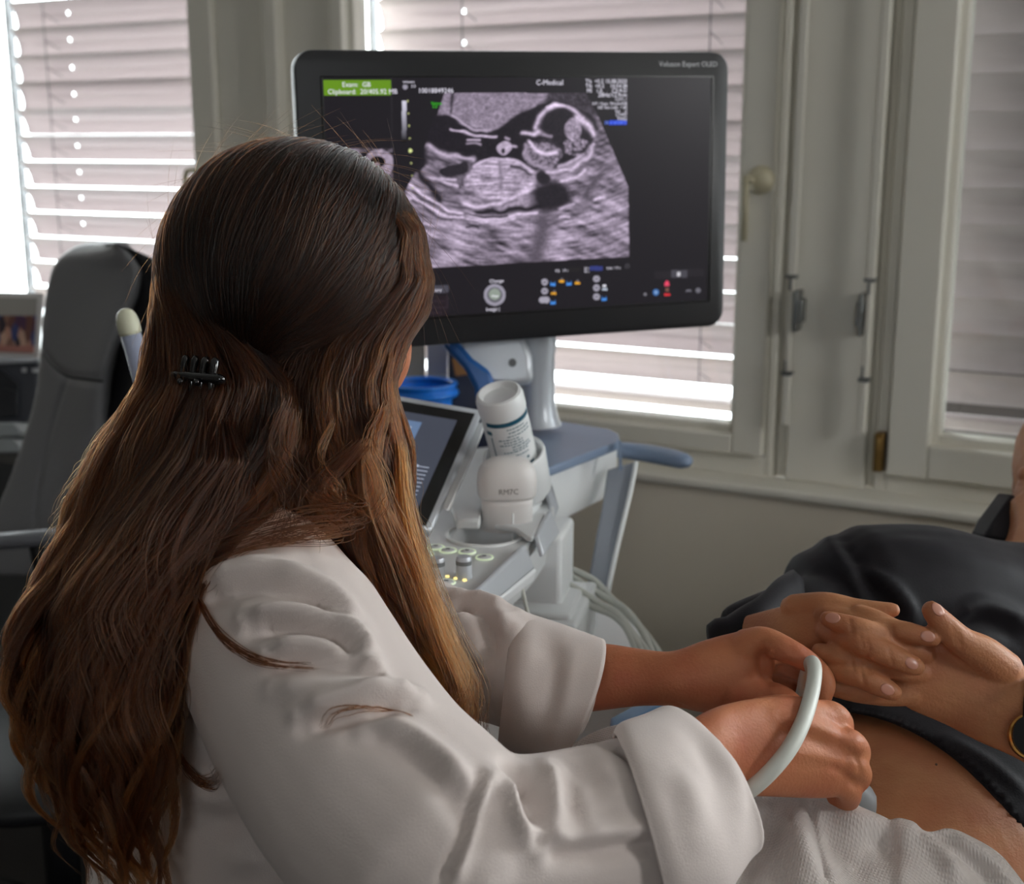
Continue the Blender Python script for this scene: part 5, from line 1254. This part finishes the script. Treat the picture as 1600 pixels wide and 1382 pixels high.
# the cable of the probe, looped through the far hand and over the near one
cable = obj('probe_lead', tube([P(*q) for q in ((1120, 1262, 1.00), (1150, 1250, .975), (1192, 1218, .962), (1230, 1175, .968), (1254, 1130, .985), (1268, 1085, 1.010), (1273, 1050, 1.028), (1270, 1036, 1.040), (1264, 1040, 1.055), (1258, 1062, 1.075), (1250, 1095, 1.10), (1225, 1130, 1.13))], [.0058, .0062, .0062, .0062, .0062, .0060, .0058, .0056, .0056, .0056, .0056, .0056], 16, 80), M_cable, smooth=True)
tag(cable, 'thick white probe cable curving over the gripping hand of the person in the white coat', 'cable')
tp_ = empty('handheld_probe', P(1300, 1235, 1.08), 'pale ultrasound probe gripped in the near hand and pressed on the belly', 'ultrasound probe')
obj('probe_handle', tube([P(1262, 1180, 1.045), P(1300, 1215, 1.065), P(1318, 1240, 1.075)], [.014, .015, .018], 16, 10, rounded=True), M_white2, tp_, smooth=True)
obj('probe_nose', tube([P(1318, 1240, 1.075), P(1330, 1258, 1.085)], [.020, .022], 16, 4, rounded=True), M_dgrey, tp_, smooth=True)

# ------------------------------------------------------------------ left: leather office chair, printer, photo; behind the machine: tub, boxes, book
M_leather = mat('black_leather_sheen', col3(132, 132, 136), .38, bump=.3, bscale=160, spec=.55)  # black leather lightened, window sheen put into the base colour
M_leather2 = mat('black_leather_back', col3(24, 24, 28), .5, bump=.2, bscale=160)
ch = empty('office_chair', (*P(150, 800, 2.15)[:2], 0), 'black leather high-backed office chair with stitched seams and a grey armrest', 'office chair')
def chairback():
    L_ = [(400, 96, 205), (384, 118, 190), (378, 140, 178), (420, 82, 222), (460, 73, 214), (510, 68, 192), (560, 66, 172), (600, 62, 163), (650, 50, 160), (700, 34, 158), (760, 12, 150), (830, -18, 140), (900, -40, 130)]
    rows = sorted(L_)
    rs_ = []
    for y, x0, x1 in rows:
        d = 2.08+.0002*(y-380); a, b = P(x0, y, d+.06), P(x1, y, d-.05); c = (a+b)/2; e = (b-a)/2; nb = norm(np.cross(b-a, np.array([0, 0, 1])))
        if nb@FW < 0: nb = -nb
        th = .030 if y > 384 else .018
        rs_.append([c+e*math.copysign(abs(math.cos(q))**.8, math.cos(q))+nb*th*math.sin(q)+nb*.02*(1-math.cos(q)**2) for q in np.linspace(0, 2*math.pi, 36, endpoint=False)])
    return loft(rs_)
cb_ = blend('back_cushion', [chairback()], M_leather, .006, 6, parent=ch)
folds(cb_, [([(66, 545), (80, 565), (105, 585), (135, 590), (160, 592)], .0035, -.006), ([(66, 553), (80, 573), (105, 593), (135, 598), (160, 600)], .003, -.003), ([(103, 592), (88, 640), (72, 700), (58, 770), (54, 830)], .0035, -.006)])
obj('seam', tube([P(x, y, d) for x, y, d in ((66, 549, 2.115), (80, 569, 2.085), (105, 588, 2.06), (135, 593, 2.045), (160, 596, 2.03))], .0018, 6, 24), M_leather2, ch, smooth=True)
bk = []
for y, x0, x1, in ((384, 150, 196), (400, 150, 232), (430, 165, 262), (480, 170, 285), (560, 165, 290), (640, 155, 290), (740, 140, 280), (840, 120, 270), (900, 100, 260)):
    a, b = P(x0, y, 2.12), P(x1, y, 2.02); c = (a+b)/2; e = (b-a)/2
    bk.append([c+e*math.cos(q)+FW*.045*math.sin(q)+FW*.03 for q in np.linspace(0, 2*math.pi, 28, endpoint=False)])
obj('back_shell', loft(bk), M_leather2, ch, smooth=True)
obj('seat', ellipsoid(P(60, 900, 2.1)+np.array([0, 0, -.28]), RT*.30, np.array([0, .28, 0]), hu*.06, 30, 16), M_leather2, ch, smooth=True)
obj('armrest', tube([P(-80, 850, 1.98), P(0, 846, 1.96), P(50, 842, 1.94), P(110, 838, 1.93)], .016, 14, 16, flat=.8, rounded=True), mat('armrest_grey', col3(130, 132, 140), .5, bump=.2, bscale=300), ch, smooth=True)
obj('armrest_post', tube([P(60, 850, 1.95), P(70, 920, 1.97), P(60, 980, 2.02)], .014, 10, 10), M_leather2, ch, smooth=True)
obj('gas_column', tube([P(60, 900, 2.1)*np.array([1, 1, 0])+hu*.10, P(60, 900, 2.1)*np.array([1, 1, 0])+hu*.60], .03, 14, 4), M_leather2, ch, smooth=True)
for k in range(5):
    c = P(60, 900, 2.1)*np.array([1, 1, 0]); a = k*2*math.pi/5; e = np.array([math.cos(a), math.sin(a), 0])
    obj('star_foot', [tube([c+hu*.10, c+e*.30+hu*.07], [.022, .014], 10), sphere(c+e*.30+hu*.03, .03, 12, 8)], M_leather2, ch, smooth=True)

def slantbox(pts, d, th, name, m, par, bevel=.002, axis=None): return obj(name, pxprism(pts, d, th, axis), m, par, bevel=bevel)
M_prn = mat('printer_charcoal', col3(70, 72, 80), .45)
pr = empty('printer', P(20, 700, 2.45), 'dark grey desktop printer between the window and the leather chair', 'printer')
slantbox([(-60, 565), (60, 558), (58, 640), (32, 668), (-60, 672)], 2.45, .25, 'printer_body', M_prn, pr, .006)
slantbox([(-60, 578), (0, 578), (28, 600), (26, 650), (8, 612), (-60, 606)], 2.44, .02, 'printer_hood', mat('printer_black', col3(36, 38, 44), .35), pr)
slantbox([(-60, 606), (6, 606), (26, 612), (26, 652), (-60, 655)], 2.435, .01, 'paper_slot', MATS['printer_black'], pr)
slantbox([(-60, 572), (60, 566), (60, 560), (0, 556), (-60, 560)], 2.44, .02, 'printer_lid', mat('printer_lid_grey', col3(165, 168, 172), .4), pr)
obj('status_light', [pxprism([(34, 575), (40, 575), (40, 582), (34, 582)], 2.435, .004), pxprism([(50, 576), (58, 576), (58, 582), (50, 582)], 2.435, .004)], mat('status_white', col3(200, 200, 205), .4), pr)
for k, (y, lab) in enumerate(((662, 'topmost pale grey letter tray below the printer'), (687, 'second pale grey letter tray, under the topmost one'))):
    t_ = pxprism([(-60, y), (20, y-2), (32, y+10), (30, y+20), (-60, y+24)], 2.38, .20)
    tag(obj('letter_tray', t_, mat('tray_grey', col3(170, 176, 178), .4), bevel=.003), lab, 'tray', 'letter trays below the printer')
# photograph of a group of people on the printer
pf_ = empty('photo_print', P(30, 560, 2.42), 'framed colour photo of a group of people standing on the printer', 'photo')
slantbox([(-60, 455), (68, 458), (60, 560), (-60, 556)], 2.42, .008, 'photo_frame', M_white2, pf_)
def photo():
    g0 = obj('photo_picture', pxprism([(-60, 464), (58, 466), (52, 552), (-60, 548)], 2.415, .002), None, pf_)
    m = bpy.data.materials.new('group_photo'); m.use_nodes = True; nt = m.node_tree; b = nt.nodes['Principled BSDF']; b.inputs['Roughness'].default_value = .35
    tc = nt.nodes.new('ShaderNodeTexCoord'); sx = nt.nodes.new('ShaderNodeSeparateXYZ'); nt.links.new(tc.outputs['Object'], sx.inputs[0])
    vz = nt.nodes.new('ShaderNodeTexVoronoi'); mp_ = nt.nodes.new('ShaderNodeMapping'); mp_.inputs['Scale'].default_value = (90, 90, 38)
    nt.links.new(tc.outputs['Object'], mp_.inputs[0]); nt.links.new(mp_.outputs[0], vz.inputs['Vector']); vz.inputs['Scale'].default_value = 1
    cr = nt.nodes.new('ShaderNodeValToRGB'); cr.color_ramp.interpolation = 'CONSTANT'; e = cr.color_ramp.elements
    cols = [(200, 150, 130), (60, 50, 60), (150, 110, 95), (70, 80, 130), (210, 170, 150), (120, 80, 70), (90, 60, 90)]
    e[0].position = 0; e[0].color = (*col3(*cols[0]), 1); e[1].position = .15; e[1].color = (*col3(*cols[1]), 1)
    for i, c in enumerate(cols[2:]): k = e.new(.3+.14*i); k.color = (*col3(*c), 1)
    sv = nt.nodes.new('ShaderNodeSeparateColor'); nt.links.new(vz.outputs['Color'], sv.inputs[0]); nt.links.new(sv.outputs[0], cr.inputs[0])
    zr = nt.nodes.new('ShaderNodeValToRGB'); zr.color_ramp.interpolation = 'CONSTANT'; z = zr.color_ramp.elements
    z[0].position = 0; z[0].color = (*col3(190, 130, 120), 1); z[1].position = .72; z[1].color = (*col3(176, 172, 166), 1)
    zm = nt.nodes.new('ShaderNodeMapRange'); zm.inputs[1].default_value = 0; zm.inputs[2].default_value = .105; nt.links.new(sx.outputs[2], zm.inputs[0]); nt.links.new(zm.outputs[0], zr.inputs[0])
    gt = nt.nodes.new('ShaderNodeMath'); gt.operation = 'COMPARE'; gt.inputs[1].default_value = .48; gt.inputs[2].default_value = .26; nt.links.new(zm.outputs[0], gt.inputs[0])
    mx = nt.nodes.new('ShaderNodeMix'); mx.data_type = 'RGBA'; nt.links.new(gt.outputs[0], mx.inputs[0]); nt.links.new(zr.outputs[0], mx.inputs[6]); nt.links.new(cr.outputs[0], mx.inputs[7]); nt.links.new(mx.outputs[2], b.inputs['Base Color'])
    g0.data.materials.append(m)
photo()
# behind the machine, on the desk
tb_ = P(660, 608, 2.02); tz = DZ
tub = empty('plastic_tub', (tb_[0], tb_[1], tz), 'bright blue round plastic tub behind the touch panel', 'tub')
M_tub = mat('bright_blue_plastic', col3(24, 130, 240), .3)
obj('tub_body', lathe((tb_[0], tb_[1], tb_[2]-.09), (0, 0, 1), [(.036, DZ-tb_[2]+.09), (.046, .078), (.046, .092), (.044, .092), (.043, .078), (.036, .004)], 40), M_tub, tub, auto=50)
obj('tub_rim', lathe((tb_[0], tb_[1], tb_[2]-.09), (0, 0, 1), [(.0465, .080), (.054, .080), (.0565, .084), (.0555, .088), (.052, .089), (.052, .094), (.055, .098), (.053, .101), (.048, .101), (.0465, .097)], 48, cap0=False, cap1=False), M_tub, tub, smooth=True)
for (pts, lab, m_) in (([(628, 520), (662, 518), (662, 750), (628, 750)], 'grey-beige carton behind the blue tub, left of the white one', mat('carton_grey', col3(150, 146, 140), .7)),
                       ([(666, 512), (700, 512), (697, 750), (668, 750)], 'white lilac carton between the grey one and the dark book', mat('carton_white', col3(205, 205, 220), .6))):
    o = obj('carton', pxprism(pts, 2.14, .05), m_, bevel=.002); tag(o, lab, 'box')
bkm = empty('book', P(765, 630, 2.10), 'dark navy book or folder with an orange edge behind the monitor arm', 'book')
slantbox([(700, 510), (832, 515), (826, 750), (702, 750)], 2.10, .02, 'cover', mat('navy_cover', col3(26, 34, 58), .35), bkm)
slantbox([(826, 515), (834, 515), (830, 750), (825, 750)], 2.095, .024, 'spine', mat('orange_edge', col3(205, 150, 85), .5), bkm)
slantbox([(706, 560), (730, 562), (735, 585), (712, 588)], 2.096, .003, 'cover_ornament', mat('gold_print', col3(150, 105, 60), .5), bkm, 0)
# low white plinth items in front of the machine
